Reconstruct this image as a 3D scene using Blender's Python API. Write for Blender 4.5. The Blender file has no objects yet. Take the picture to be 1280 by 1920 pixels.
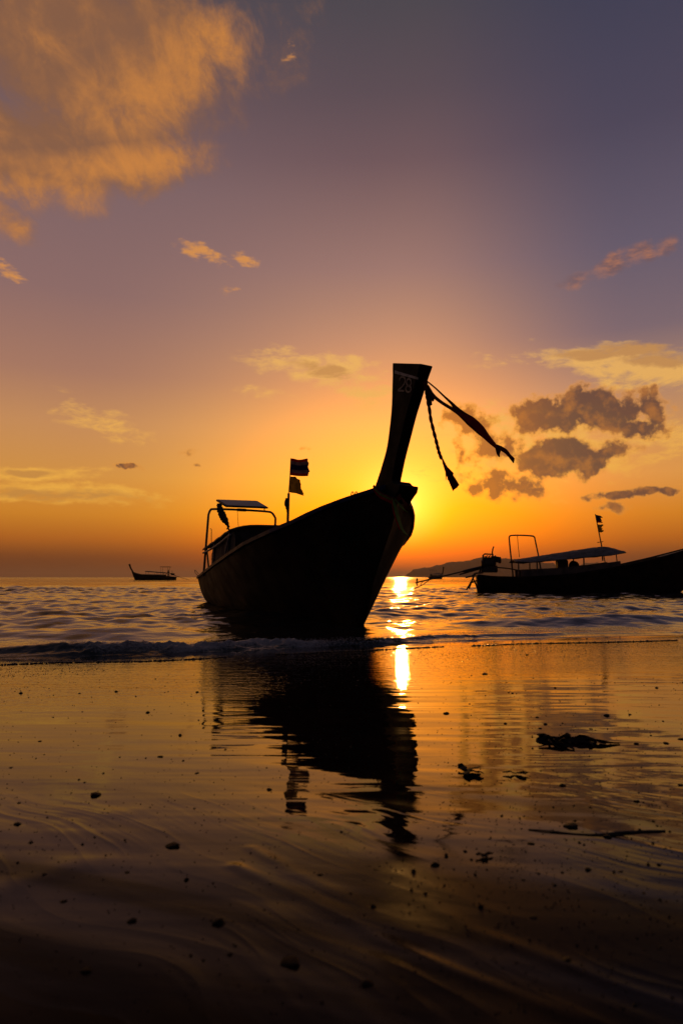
import bpy, bmesh, math, random
import numpy as np
from mathutils import Vector, Matrix

random.seed(7)
rng = np.random.default_rng(7)
SC = bpy.context.scene
COL = SC.collection
R = math.radians

# ------------------------------------------------------------------ camera
FPX = 1280.0                       # focal length in photograph pixels (24 mm, full frame upright)
PITCH = math.atan(122 / 1280.0)
CAM_Z = 0.594
cam_d = bpy.data.cameras.new('camera')
cam = bpy.data.objects.new('camera', cam_d)
COL.objects.link(cam)
cam.location = (0, 0, CAM_Z)
cam.rotation_euler = (math.pi / 2 + PITCH, 0, 0)
cam_d.sensor_fit = 'VERTICAL'
cam_d.sensor_height = 36.0
cam_d.sensor_width = 24.0
cam_d.lens = 24.0
cam_d.clip_start = 0.05
cam_d.clip_end = 60000
cam_d.dof.use_dof = True
cam_d.dof.focus_distance = 9.0
cam_d.dof.aperture_fstop = 4.5
SC.camera = cam

_cp, _sp = math.cos(PITCH), math.sin(PITCH)
def ray(px, py):
    x = (px - 640) / FPX; v = (960 - py) / FPX
    return np.array([x, _cp - v * _sp, _sp + v * _cp])
def plane_hit(px, py, p0, n):
    r = ray(px, py); o = np.array([0, 0, CAM_Z])
    return o + r * (np.dot(p0 - o, n) / np.dot(r, n))
def azel(px, py):
    r = ray(px, py); r = r / np.linalg.norm(r)
    return math.degrees(math.atan2(r[0], r[1])), math.degrees(math.asin(r[2]))
def lin(c):
    return tuple(((v / 255) / 12.92 if v <= 10.3 else (((v / 255) + 0.055) / 1.055) ** 2.4) for v in c)

# ------------------------------------------------------------------ sun direction, view
SUN_AZ, SUN_EL = azel(750, 950)
SUN_DIR = Vector((math.sin(R(SUN_AZ)) * math.cos(R(SUN_EL)), math.cos(R(SUN_AZ)) * math.cos(R(SUN_EL)), math.sin(R(SUN_EL))))
sun_d = bpy.data.lights.new('sun', 'SUN')
sun_d.energy = 0.3
sun_d.angle = R(0.55)
sun_d.color = (1.0, 0.47, 0.11)
sun = bpy.data.objects.new('sun', sun_d)
COL.objects.link(sun)
sun.rotation_euler = (-SUN_DIR).to_track_quat('-Z', 'Y').to_euler()
SC.view_settings.view_transform = 'Standard'
SC.view_settings.look = 'None'
SC.view_settings.gamma = 1
SC.view_settings.exposure = 0
SC.view_settings.use_curve_mapping = False

# ------------------------------------------------------------------ node helper
class NT:
    def __init__(s, tree): s.t = tree; s.n = tree.nodes; s.l = tree.links
    def _in(s, sock, v):
        if isinstance(v, bpy.types.NodeSocket): s.l.new(v, sock)
        elif v is not None: sock.default_value = v
    def m(s, op, a, b=None, c=None, clamp=False):
        n = s.n.new('ShaderNodeMath'); n.operation = op; n.use_clamp = clamp
        s._in(n.inputs[0], a); s._in(n.inputs[1], b)
        if c is not None: s._in(n.inputs[2], c)
        return n.outputs[0]
    def vm(s, op, a, b=None, sc=None):
        n = s.n.new('ShaderNodeVectorMath'); n.operation = op
        s._in(n.inputs[0], a); s._in(n.inputs[1], b)
        if sc is not None: s._in(n.inputs['Scale'], sc)
        return n.outputs['Value'] if op in ('DOT_PRODUCT', 'LENGTH') else n.outputs[0]
    def noise(s, vec, scale, detail=4, rough=0.5, dist=0.0, lac=2.0):
        n = s.n.new('ShaderNodeTexNoise'); s._in(n.inputs['Vector'], vec)
        n.inputs['Scale'].default_value = scale; n.inputs['Detail'].default_value = detail
        n.inputs['Roughness'].default_value = rough; n.inputs['Distortion'].default_value = dist
        n.inputs['Lacunarity'].default_value = lac
        return n.outputs['Fac'], n.outputs['Color']
    def ss(s, v, a, b, lo=0.0, hi=1.0, kind='SMOOTHSTEP'):
        n = s.n.new('ShaderNodeMapRange'); n.interpolation_type = kind
        s._in(n.inputs['Value'], v); s._in(n.inputs['From Min'], a); s._in(n.inputs['From Max'], b)
        s._in(n.inputs['To Min'], lo); s._in(n.inputs['To Max'], hi)
        return n.outputs[0]
    def mix(s, f, a, b, kind='MIX'):
        n = s.n.new('ShaderNodeMix'); n.data_type = 'RGBA'; n.blend_type = kind; n.clamp_factor = True
        s._in(n.inputs[0], f)
        for i, v in ((6, a), (7, b)):
            if isinstance(v, tuple) and len(v) == 3: v = (*v, 1)
            s._in(n.inputs[i], v)
        return n.outputs[2]
    def ramp(s, f, stops, interp='LINEAR'):
        n = s.n.new('ShaderNodeValToRGB'); cr = n.color_ramp; cr.interpolation = interp
        while len(cr.elements) > 1: cr.elements.remove(cr.elements[-1])
        for i, (p, c) in enumerate(stops):
            e = cr.elements[0] if i == 0 else cr.elements.new(p)
            e.position = p; e.color = (*c, 1)
        s._in(n.inputs[0], f)
        return n.outputs[0]
    def xyz(s, x, y, z):
        n = s.n.new('ShaderNodeCombineXYZ')
        for i, v in enumerate((x, y, z)): s._in(n.inputs[i], v)
        return n.outputs[0]
    def sep(s, v):
        n = s.n.new('ShaderNodeSeparateXYZ'); s._in(n.inputs[0], v); return n.outputs

# ------------------------------------------------------------------ world: dusk sky with clouds, all by direction
world = bpy.data.worlds.new('World')
SC.world = world
world.use_nodes = True
world.cycles.sampling_method = 'MANUAL'
world.cycles.sample_map_resolution = 512
wt = NT(world.node_tree)
wt.n.clear()
tc = wt.n.new('ShaderNodeTexCoord')
D = wt.vm('NORMALIZE', tc.outputs['Generated'])
dx, dy, dz = wt.sep(D)
AZ = wt.m('MULTIPLY', wt.m('ARCTAN2', dx, dy), 180 / math.pi)
EL = wt.m('MULTIPLY', wt.m('ARCSINE', dz), 180 / math.pi)
cosang = wt.vm('DOT_PRODUCT', D, tuple(SUN_DIR))
ANG = wt.m('MULTIPLY', wt.m('ARCCOSINE', wt.m('MINIMUM', cosang, 0.999999)), 180 / math.pi)
el01 = wt.m('DIVIDE', wt.m('ADD', EL, 10.0), 100.0)
def el_ramp(stops):
    st = sorted(((e + 10) / 100, lin(c)) for e, c in stops)
    return wt.ramp(el01, st)
centre = el_ramp([(0, (150, 58, 6)), (1.9, (206, 90, 2)), (3.6, (244, 142, 2)), (5.6, (252, 178, 20)), (8, (252, 192, 62)), (12.6, (240, 182, 94)),
                  (16, (216, 160, 104)), (19.5, (194, 144, 112)), (25, (158, 120, 112)), (32.7, (112, 87, 92)), (37, (92, 77, 85)), (42.3, (76, 71, 79)), (60, (62, 62, 76)), (90, (54, 56, 72))])
left = el_ramp([(0, (88, 44, 20)), (1.5, (122, 62, 24)), (3, (190, 104, 28)), (5, (218, 138, 40)), (8, (217, 150, 70)), (12, (202, 143, 92)),
                (16, (170, 122, 101)), (22, (142, 108, 105)), (30, (126, 100, 103)), (36, (104, 84, 90)), (42, (84, 74, 82)), (60, (62, 62, 76)), (90, (54, 56, 72))])
right = el_ramp([(0, (84, 42, 22)), (1.5, (108, 56, 28)), (3, (190, 102, 22)), (5, (218, 134, 34)), (8, (224, 154, 76)), (12, (204, 146, 92)),
                 (15, (172, 132, 110)), (19, (122, 103, 112)), (25, (100, 90, 108)), (33, (76, 70, 90)), (42, (60, 61, 82)), (60, (58, 61, 80)), (90, (54, 56, 72))])
behind = el_ramp([(0, (44, 38, 46)), (6, (60, 50, 60)), (15, (66, 58, 70)), (42, (54, 55, 72)), (90, (54, 56, 72))])
dAZ = wt.m('SUBTRACT', AZ, SUN_AZ)
side = wt.ss(dAZ, -8.0, 8.0)
flank = wt.mix(side, left, right)
aAZ = wt.m('ABSOLUTE', dAZ)
wl = wt.mix(side, wt.xyz(27.0, 27.0, 27.0), wt.xyz(19.0, 19.0, 19.0))
wl1 = wt.sep(wl)[0]
sky = wt.mix(wt.m('POWER', wt.ss(wt.m('DIVIDE', aAZ, wl1), 0.0, 1.0), 0.9), centre, flank)
sky = wt.mix(wt.ss(aAZ, 38.0, 125.0), sky, behind)

# glow of the sun seen through the low haze
def expo(v, k, p=1.0):
    q = wt.m('DIVIDE', v, k)
    if p != 1.0: q = wt.m('POWER', q, p)
    return wt.m('EXPONENT', wt.m('MULTIPLY', q, -1.0))
def addc(base, fac, col):
    return wt.vm('ADD', base, wt.vm('SCALE', col, None, fac))
low = wt.ss(EL, -0.5, 4.5, 0.35, 1.0)
glow1 = wt.m('MULTIPLY', expo(ANG, 2.9, 2.0), low)
ANG2 = wt.vm('LENGTH', wt.xyz(wt.m('DIVIDE', dAZ, 1.35), wt.m('SUBTRACT', EL, 4.6), 0.0))
glow2 = wt.m('MULTIPLY', wt.m('MULTIPLY', expo(ANG2, 7.4, 1.7), low), wt.ss(dy, 0.0, 0.3))
glow0 = expo(ANG, 0.75, 2.0)
sky = addc(sky, glow2, (2.3, 0.30, -0.03))
sky = addc(sky, glow1, (1.0, 0.55, 0.13))
sky = addc(sky, glow0, (3.5, 2.4, 0.8))

# clouds: soft ellipses given in photograph pixels are turned into azimuth / elevation once, here
def bump_field(items, warp):
    out = None
    for cx, cy, rx, ry, tilt, gain in items:
        a0, e0 = azel(cx, cy)
        ra = abs(azel(cx + rx, cy)[0] - azel(cx - rx, cy)[0]) / 2
        re = abs(azel(cx, cy - ry)[1] - azel(cx, cy + ry)[1]) / 2
        n = wt.n.new('ShaderNodeMapping'); n.vector_type = 'TEXTURE'
        wt._in(n.inputs['Vector'], warp); n.inputs['Location'].default_value = (a0, e0, 0)
        n.inputs['Rotation'].default_value = (0, 0, R(tilt)); n.inputs['Scale'].default_value = (ra, re, 1)
        b = wt.m('MULTIPLY_ADD', wt.vm('DOT_PRODUCT', n.outputs[0], n.outputs[0]), -gain, gain)
        out = b if out is None else wt.m('MAXIMUM', out, b)
    return wt.m('MAXIMUM', out, -1.5)
Dst = wt.vm('MULTIPLY', D, (1.0, 1.0, 2.6))
nzw, nzwc = wt.noise(D, 9.0, 5, 0.55)
wr, wg, wb = wt.sep(nzwc)
AZw = wt.m('ADD', AZ, wt.m('MULTIPLY', wt.m('SUBTRACT', wr, 0.5), 3.0))
ELw = wt.m('ADD', EL, wt.m('MULTIPLY', wt.m('SUBTRACT', wg, 0.5), 2.0))
WARP = wt.xyz(AZw, ELw, 0.0)
n_cum, _ = wt.noise(D, 33.0, 7, 0.56)
n_cum_s, _ = wt.noise(wt.vm('ADD', D, (-0.011, 0.0, -0.007)), 33.0, 5, 0.56)
n_wisp, _ = wt.noise(Dst, 13.0, 8, 0.66, 0.6)
# streaks rising to the upper right, as in the big high cloud
Drot = wt.vm('MULTIPLY', wt.xyz(wt.m('ADD', dx, wt.m('MULTIPLY', dz, 0.55)), dy, wt.m('SUBTRACT', dz, wt.m('MULTIPLY', dx, 0.55))), (1.35, 1.0, 1.0))
n_high, _ = wt.noise(Drot, 13.0, 9, 0.66, 0.25)
n_lump, _ = wt.noise(Drot, 5.0, 4, 0.5)

# high orange cloud, upper left, and small puffs
F_high = bump_field([(170, 90, 350, 220, 0, 1.5), (60, 280, 380, 130, 14, 1.5), (190, 320, 260, 60, 14, 1.2), (20, 412, 75, 32, -18, 0.8),
                     (520, 110, 42, 45, 30, 0.1), (-250, 150, 330, 320, 0, 1.3)], WARP)
dens_h = wt.ss(wt.m('ADD', F_high, wt.m('MULTIPLY', wt.m('SUBTRACT', n_high, 0.5), 3.2)), -0.4, 1.2)
bright = bump_field([(330, 150, 200, 90, 20, 1.0), (230, 310, 230, 40, 12, 1.2), (90, 365, 170, 45, 12, 1.1), (420, 100, 90, 110, 60, 0.9), (20, 415, 80, 35, -18, 1.0)], WARP)
lit_h = wt.ss(wt.m('ADD', wt.m('MULTIPLY', wt.m('MAXIMUM', bright, -0.6), 0.5), wt.m('MULTIPLY', wt.m('SUBTRACT', n_high, 0.5), 3.0)), -0.5, 1.25)
col_h = wt.mix(lit_h, lin((138, 95, 68)), lin((212, 136, 62)))
sky = wt.mix(wt.m('MULTIPLY', dens_h, 0.92), sky, col_h)
F_puff = bump_field([(388, 474, 50, 17, -10, 0.8), (455, 480, 28, 12, -5, 0.6), (8, 508, 34, 14, -15, 0.5), (430, 543, 14, 8, 0, .3), (545, 98, 12, 16, 40, 0.3)], WARP)
n_fine, _ = wt.noise(Dst, 34.0, 6, 0.6)
dens_p = wt.ss(wt.m('ADD', F_puff, wt.m('MULTIPLY', wt.m('SUBTRACT', n_fine, 0.5), 5.5)), -0.1, 1.2)
sky = wt.mix(wt.m('MULTIPLY', dens_p, 0.8), sky, lin((226, 150, 72)))
F_pink = bump_field([(1085, 525, 55, 20, 8, 0.8), (1180, 492, 75, 26, 16, 0.9), (1250, 462, 30, 20, 30, 0.6), (1130, 510, 40, 14, 10, .6)], WARP)
dens_k = wt.ss(wt.m('ADD', F_pink, wt.m('MULTIPLY', wt.m('SUBTRACT', n_cum, 0.5), 3.0)), 0.05, 1.2)
sky = wt.mix(wt.m('MULTIPLY', dens_k, 0.75), sky, wt.mix(wt.ss(n_fine, .42, .62), lin((118, 86, 86)), lin((182, 116, 82))))

# golden bands and wisps
F_band = bump_field([(600, 692, 150, 36, -6, 1.3), (660, 725, 110, 30, -8, 1.0), (485, 742, 60, 8, 0, 0.3), (1120, 668, 210, 26, -6, 1.7), (1230, 690, 170, 38, -8, 1.7),
                     (1180, 725, 70, 26, -14, 0.7), (960, 660, 60, 20, 10, 0.5), (180, 790, 100, 28, -14, 0.6), (130, 734, 34, 8, -6, 0.5), (70, 888, 180, 16, 0, 1.0),
                     (110, 925, 220, 24, -2, 1.3), (1240, 815, 110, 45, 0, 0.9), (870, 850, 60, 40, 0, 0.5), (1050, 830, 240, 85, 0, 1.1), (1400, 690, 130, 40, -5, 1.0)], WARP)
far_field = wt.ss(wt.noise(Dst, 3.2, 3, 0.5)[0], 0.50, 0.75, -1.4, 0.7)
outside = wt.ss(wt.m('ABSOLUTE', AZ), 34.0, 48.0)
F_band = wt.m('MAXIMUM', F_band, wt.m('SUBTRACT', far_field, wt.m('MULTIPLY', wt.m('SUBTRACT', 1.0, outside), 3.0)))
dens_b = wt.ss(wt.m('ADD', wt.m('ADD', F_band, wt.m('MULTIPLY', wt.m('SUBTRACT', n_fine, 0.5), 3.0)), wt.m('MULTIPLY', wt.m('SUBTRACT', n_wisp, 0.5), 5.0)), -0.15, 1.5)
F_under = bump_field([(600, 694, 70, 16, -8, 1.0), (1140, 660, 190, 15, -4, 1.2), (1250, 672, 130, 18, -4, 1.2), (60, 884, 60, 7, 0, 0.8), (100, 928, 200, 13, -2, 1.1), (215, 872, 40, 8, 0, .9)], WARP)
core_b = wt.ss(wt.m('ADD', F_under, wt.m('MULTIPLY', wt.m('SUBTRACT', n_wisp, 0.5), 5.0)), -0.1, 1.1)
gold = wt.mix(wt.ss(EL, 4.0, 20.0), lin((250, 182, 70)), lin((240, 182, 98)))
gold = wt.mix(wt.ss(aAZ, 30.0, 110.0), gold, lin((82, 68, 76)))
col_b = wt.mix(wt.m('MULTIPLY', core_b, 0.65), gold, lin((176, 118, 68)))
sky = wt.mix(wt.m('MULTIPLY', dens_b, 0.85), sky, col_b)

# dark cumulus right of the prow, small dark clouds low in the sky
F_cum = bump_field([(1090, 774, 160, 48, 0, 1.8), (1195, 795, 70, 26, -8, 1.1), (1010, 785, 75, 30, 0, 1.0), (1060, 856, 118, 48, 0, 1.7), (1120, 850, 45, 30, 0, 0.8),
                    (900, 805, 78, 44, -35, 1.0), (950, 842, 75, 26, 0, 0.7), (940, 905, 78, 30, -10, 1.1), (1170, 928, 100, 11, 2, 1.4), (1145, 952, 24, 10, 0, 0.5),
                    (245, 882, 30, 7, -3, 0.9), (355, 851, 22, 9, 8, 0.8), (370, 878, 9, 4, 0, 0.4), (306, 882, 6, 3, 0, 0.4), (580, 838, 8, 4, 0, 0.3), (828, 930, 9, 4, 0, 0.3)], WARP)
gen_c = wt.m('ADD', F_cum, wt.m('MULTIPLY', wt.m('SUBTRACT', n_cum, 0.5), 5.5))
dens_c = wt.ss(gen_c, -0.25, 0.8)
core_c = wt.ss(gen_c, 0.05, 0.85)
rim = wt.mix(wt.ss(aAZ, 2.0, 18.0), lin((250, 160, 26)), lin((230, 150, 62)))
body = wt.mix(wt.ss(aAZ, 4.0, 15.0), lin((190, 108, 36)), wt.mix(wt.ss(wt.m('SUBTRACT', n_cum, n_cum_s), -0.06, 0.20), lin((96, 64, 56)), lin((166, 102, 52))))
sky = wt.mix(wt.m('MULTIPLY', dens_c, 0.95), sky, wt.mix(core_c, rim, body))
sky = wt.vm('MAXIMUM', sky, (0.0, 0.0, 0.0))
# the part of the dome below the horizon takes the dusk tone
sky = wt.mix(wt.ss(EL, -6.0, -0.2), lin((40, 26, 20)), sky)

nish = wt.n.new('ShaderNodeTexSky')
nish.sky_type = 'NISHITA'
nish.sun_disc = False
nish.sun_elevation = R(SUN_EL)
nish.sun_rotation = R(SUN_AZ)
nish.air_density = 1.5; nish.dust_density = 3.0
bg1 = wt.n.new('ShaderNodeBackground'); wt._in(bg1.inputs[0], sky); bg1.inputs[1].default_value = 0.97
bg2 = wt.n.new('ShaderNodeBackground'); wt._in(bg2.inputs[0], nish.outputs[0]); bg2.inputs[1].default_value = 0.002
ad = wt.n.new('ShaderNodeAddShader'); wt.l.new(bg1.outputs[0], ad.inputs[0]); wt.l.new(bg2.outputs[0], ad.inputs[1])
wo = wt.n.new('ShaderNodeOutputWorld'); wt.l.new(ad.outputs[0], wo.inputs[0])

# ------------------------------------------------------------------ materials
def new_mat(name):
    m = bpy.data.materials.new(name); m.use_nodes = True
    t = NT(m.node_tree); b = m.node_tree.nodes['Principled BSDF']
    return m, t, b
def paint(name, col, rough=0.5, var=0.35, scale=6.0, metal=0.0, bump=0.0, col2=None, spec=0.5):
    m, t, b = new_mat(name)
    co = t.n.new('ShaderNodeTexCoord').outputs['Object']
    f, _ = t.noise(co, scale, 5, 0.6)
    c2 = col2 if col2 else tuple(v * (1 - var) for v in col)
    t._in(b.inputs['Base Color'], t.mix(t.ss(f, 0.35, 0.65), tuple(min(1, v * (1 + var * 0.5)) for v in col), c2))
    t._in(b.inputs['Roughness'], t.ss(f, 0.2, 0.8, rough * 0.8, min(1, rough * 1.25), 'LINEAR'))
    b.inputs['Metallic'].default_value = metal
    b.inputs['Specular IOR Level'].default_value = spec
    if bump > 0:
        bn = t.n.new('ShaderNodeBump'); bn.inputs['Strength'].default_value = 1; bn.inputs['Distance'].default_value = bump
        g, _ = t.noise(co, scale * 6, 4, 0.6); t._in(bn.inputs['Height'], g); t.l.new(bn.outputs[0], b.inputs['Normal'])
    return m
def cloth(name, col, trans=0.55, col2=None):
    m, t, b = new_mat(name)
    co = t.n.new('ShaderNodeTexCoord').outputs['Object']
    f, _ = t.noise(co, 14.0, 4, 0.6)
    c = t.mix(t.ss(f, 0.3, 0.7), col, col2 if col2 else tuple(v * 0.65 for v in col))
    t._in(b.inputs['Base Color'], c); b.inputs['Roughness'].default_value = 0.9; b.inputs['Specular IOR Level'].default_value = 0.1
    tr = t.n.new('ShaderNodeBsdfTranslucent'); t._in(tr.inputs[0], c)
    mx = t.n.new('ShaderNodeMixShader'); mx.inputs[0].default_value = trans
    t.l.new(b.outputs[0], mx.inputs[1]); t.l.new(tr.outputs[0], mx.inputs[2])
    t.l.new(mx.outputs[0], m.node_tree.nodes['Material Output'].inputs[0])
    return m
MAT = dict(
    hull=paint('hull_paint', (0.015, 0.009, 0.006), 0.6, 0.6, 3.0, bump=0.002, col2=(0.004, 0.003, 0.003), spec=0.12),
    wood=paint('weathered_wood', (0.07, 0.042, 0.026), 0.6, 0.5, 4.0, bump=0.002),
    blue=paint('blue_paint', (0.004, 0.012, 0.05), 0.55, 0.4, 8.0, spec=0.15),
    prow=paint('prow_paint', (0.004, 0.0025, 0.0025), 0.7, 0.5, 4.0, bump=0.001, spec=0.06),
    white=paint('worn_white_paint', (0.14, 0.14, 0.17), 0.6, 0.5, 20.0),
    digit=paint('worn_number_paint', (0.075, 0.055, 0.06), 0.6, 0.5, 40.0),
    pipe=paint('galvanised_pipe', (0.10, 0.085, 0.08), 0.45, 0.4, 10.0, metal=0.6),
    canvas=paint('canopy_canvas', (0.05, 0.045, 0.05), 0.75, 0.4, 5.0, bump=0.002),
    tarp=paint('pale_tarpaulin', (0.085, 0.072, 0.065), 0.7, 0.4, 3.0, bump=0.004),
    valance=paint('pale_edge_tube', (0.22, 0.19, 0.18), 0.5, 0.4, 10.0),
    iron=paint('greasy_iron', (0.03, 0.026, 0.024), 0.45, 0.5, 8.0, metal=0.5),
    black=paint('black_cloth', (0.012, 0.011, 0.012), 0.9, 0.4, 12.0, bump=0.003),
    rope=paint('old_rope', (0.10, 0.075, 0.05), 0.9, 0.4, 60.0),
    skin=paint('dark_figure', (0.05, 0.03, 0.025), 0.8, 0.4, 9.0),
    red=cloth('red_cloth', (0.50, 0.02, 0.025), 0.7), flagwhite=cloth('white_cloth', (0.34, 0.25, 0.27), 0.6), flagblue=cloth('blue_cloth', (0.06, 0.04, 0.16), 0.6),
    yellow=cloth('yellow_cloth', (0.55, 0.40, 0.06), 0.6), green=cloth('green_cloth', (0.16, 0.26, 0.05), 0.4), darkred=cloth('dark_red_cloth', (0.15, 0.02, 0.018), 0.5),
    stone=paint('wet_stone', (0.008, 0.006, 0.005), 0.6, 0.5, 40.0, bump=0.002, spec=0.12),
    weed=paint('dark_seaweed', (0.008, 0.006, 0.004), 0.8, 0.5, 30.0, spec=0.15),
    stick=paint('wet_driftwood', (0.012, 0.009, 0.007), 0.7, 0.5, 30.0, bump=0.002),
)

# ------------------------------------------------------------------ mesh helpers
class MB:
    def __init__(s): s.v = []; s.f = []; s.mi = []
    def add(s, v, f, mi=0):
        o = len(s.v); s.v += [tuple(map(float, p)) for p in v]; s.f += [tuple(i + o for i in q) for q in f]; s.mi += [mi] * len(f); return s
    def box(s, c, size, rot=None, bevel=0.12):
        # chamfered box: a box whose twelve edges are cut
        hx, hy, hz = (a / 2 for a in size); k = min(hx, hy, hz) * bevel * 2
        bm = bmesh.new(); bmesh.ops.create_cube(bm, size=1)
        for v in bm.verts: v.co = Vector((v.co.x * 2 * hx, v.co.y * 2 * hy, v.co.z * 2 * hz))
        if k > 0: bmesh.ops.bevel(bm, geom=list(bm.edges), offset=k, segments=1, affect='EDGES')
        M = rot if rot is not None else Matrix.Identity(3)
        bm.verts.ensure_lookup_table()
        s.add([M @ v.co + Vector(c) for v in bm.verts], [tuple(v.index for v in f.verts) for f in bm.faces]); bm.free(); return s
    def tube(s, pts, rad, n=8, cap=True, flat=None):
        pts = [Vector(p) for p in pts]; m = len(pts)
        if not hasattr(rad, '__len__'): rad = [rad] * m
        vs = []; up = Vector((0, 0, 1)); prev = None
        for i, p in enumerate(pts):
            t = (pts[min(i + 1, m - 1)] - pts[max(i - 1, 0)]).normalized()
            if prev is None:
                a = up if abs(t.dot(up)) < 0.9 else Vector((1, 0, 0)); u = (a - t * a.dot(t)).normalized()
            else: u = (prev - t * prev.dot(t)).normalized()
            prev = u; w = t.cross(u)
            for k in range(n):
                an = 2 * math.pi * k / n
                vs.append(p + (u * math.cos(an) + w * math.sin(an)) * rad[i])
        fs = [(i * n + k, i * n + (k + 1) % n, (i + 1) * n + (k + 1) % n, (i + 1) * n + k) for i in range(m - 1) for k in range(n)]
        if cap: fs += [tuple(range(n - 1, -1, -1)), tuple((m - 1) * n + k for k in range(n))]
        return s.add(vs, fs)
    def strip(s, pts, width, side, thick=0.004, mi=0):
        # a flat band of cloth along a path with real thickness; side = one vector or one per point
        pts = [Vector(p) for p in pts]; m = len(pts)
        if not hasattr(width, '__len__'): width = [width] * m
        vs = []
        for i, p in enumerate(pts):
            t = (pts[min(i + 1, m - 1)] - pts[max(i - 1, 0)]).normalized()
            sd = Vector(side[i]) if hasattr(side[0], '__len__') else Vector(side)
            sd = (sd - t * sd.dot(t)).normalized(); nn = t.cross(sd)
            for a, b in ((-1, -1), (1, -1), (1, 1), (-1, 1)):
                vs.append(p + sd * a * width[i] / 2 + nn * b * thick / 2)
        fs = [(i * 4 + k, i * 4 + (k + 1) % 4, i * 4 + 4 + (k + 1) % 4, i * 4 + 4 + k) for i in range(m - 1) for k in range(4)]
        fs += [(3, 2, 1, 0), tuple((m - 1) * 4 + k for k in range(4))]
        return s.add(vs, fs, mi)
    def build(s, name, mat, parent=None, smooth=False):
        me = bpy.data.meshes.new(name); me.from_pydata(s.v, [], s.f); me.validate()
        mats = mat if isinstance(mat, (list, tuple)) else [mat]
        for q in mats: me.materials.append(q)
        if len(mats) > 1: me.polygons.foreach_set('material_index', s.mi)
        if smooth: me.polygons.foreach_set('use_smooth', [True] * len(me.polygons))
        bm = bmesh.new(); bm.from_mesh(me); bmesh.ops.recalc_face_normals(bm, faces=bm.faces); bm.to_mesh(me); bm.free()
        o = bpy.data.objects.new(name, me); COL.objects.link(o)
        if parent: o.parent = parent
        return o
def tag(o, label=None, cat=None, group=None, kind=None):
    if label: o['label'] = label
    if cat: o['category'] = cat
    if group: o['group'] = group
    if kind: o['kind'] = kind
    return o
def empty(name, loc, rot=(0, 0, 0)):
    o = bpy.data.objects.new(name, None); COL.objects.link(o); o.location = loc; o.rotation_euler = rot; o.empty_display_size = 0.2
    return o
def grid_mesh(name, P, mat):
    h, w, _ = P.shape
    me = bpy.data.meshes.new(name)
    idx = np.arange(h * w).reshape(h, w)
    q = np.stack([idx[:-1, :-1], idx[:-1, 1:], idx[1:, 1:], idx[1:, :-1]], -1).reshape(-1, 4)
    me.vertices.add(h * w); me.vertices.foreach_set('co', P.reshape(-1).astype(np.float32))
    me.loops.add(q.size); me.loops.foreach_set('vertex_index', q.reshape(-1).astype(np.int32))
    me.polygons.add(len(q)); me.polygons.foreach_set('loop_start', np.arange(0, q.size, 4, dtype=np.int32))
    me.polygons.foreach_set('use_smooth', np.ones(len(q), bool))
    me.update(calc_edges=True); me.validate()
    me.materials.append(mat)
    o = bpy.data.objects.new(name, me); COL.objects.link(o)
    return o
def smooth_curve(pts, n):
    pts = np.array(pts, float); m = len(pts); out = []
    for t in np.linspace(0, m - 1, n):
        i = min(int(t), m - 2); u = t - i
        p0, p1, p2, p3 = pts[max(i - 1, 0)], pts[i], pts[i + 1], pts[min(i + 2, m - 1)]
        out.append(0.5 * ((2 * p1) + (-p0 + p2) * u + (2 * p0 - 5 * p1 + 4 * p2 - p3) * u * u + (-p0 + 3 * p1 - 3 * p2 + p3) * u ** 3))
    return np.array(out)

# ------------------------------------------------------------------ numeric noise
def vnoise(x, y, seed=0):
    xi = np.floor(x).astype(np.int64); yi = np.floor(y).astype(np.int64)
    fx = x - xi; fy = y - yi; fx = fx * fx * fx * (fx * (fx * 6 - 15) + 10); fy = fy * fy * fy * (fy * (fy * 6 - 15) + 10)
    def h(a, b):
        n = (a * 374761393 + b * 668265263 + seed * 974634777) & 0xFFFFFFFF
        n = ((n ^ (n >> 13)) * 1274126177) & 0xFFFFFFFF
        return ((n ^ (n >> 16)) & 0xFFFF) / 65535.0
    return (h(xi, yi) * (1 - fx) + h(xi + 1, yi) * fx) * (1 - fy) + (h(xi, yi + 1) * (1 - fx) + h(xi + 1, yi + 1) * fx) * fy - 0.5
def fbm(x, y, oct=4, seed=0, gain=0.5):
    s = 0; a = 1
    for k in range(oct): s = s + a * vnoise(x * 2 ** k, y * 2 ** k, seed + k * 17); a *= gain
    return s

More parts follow.
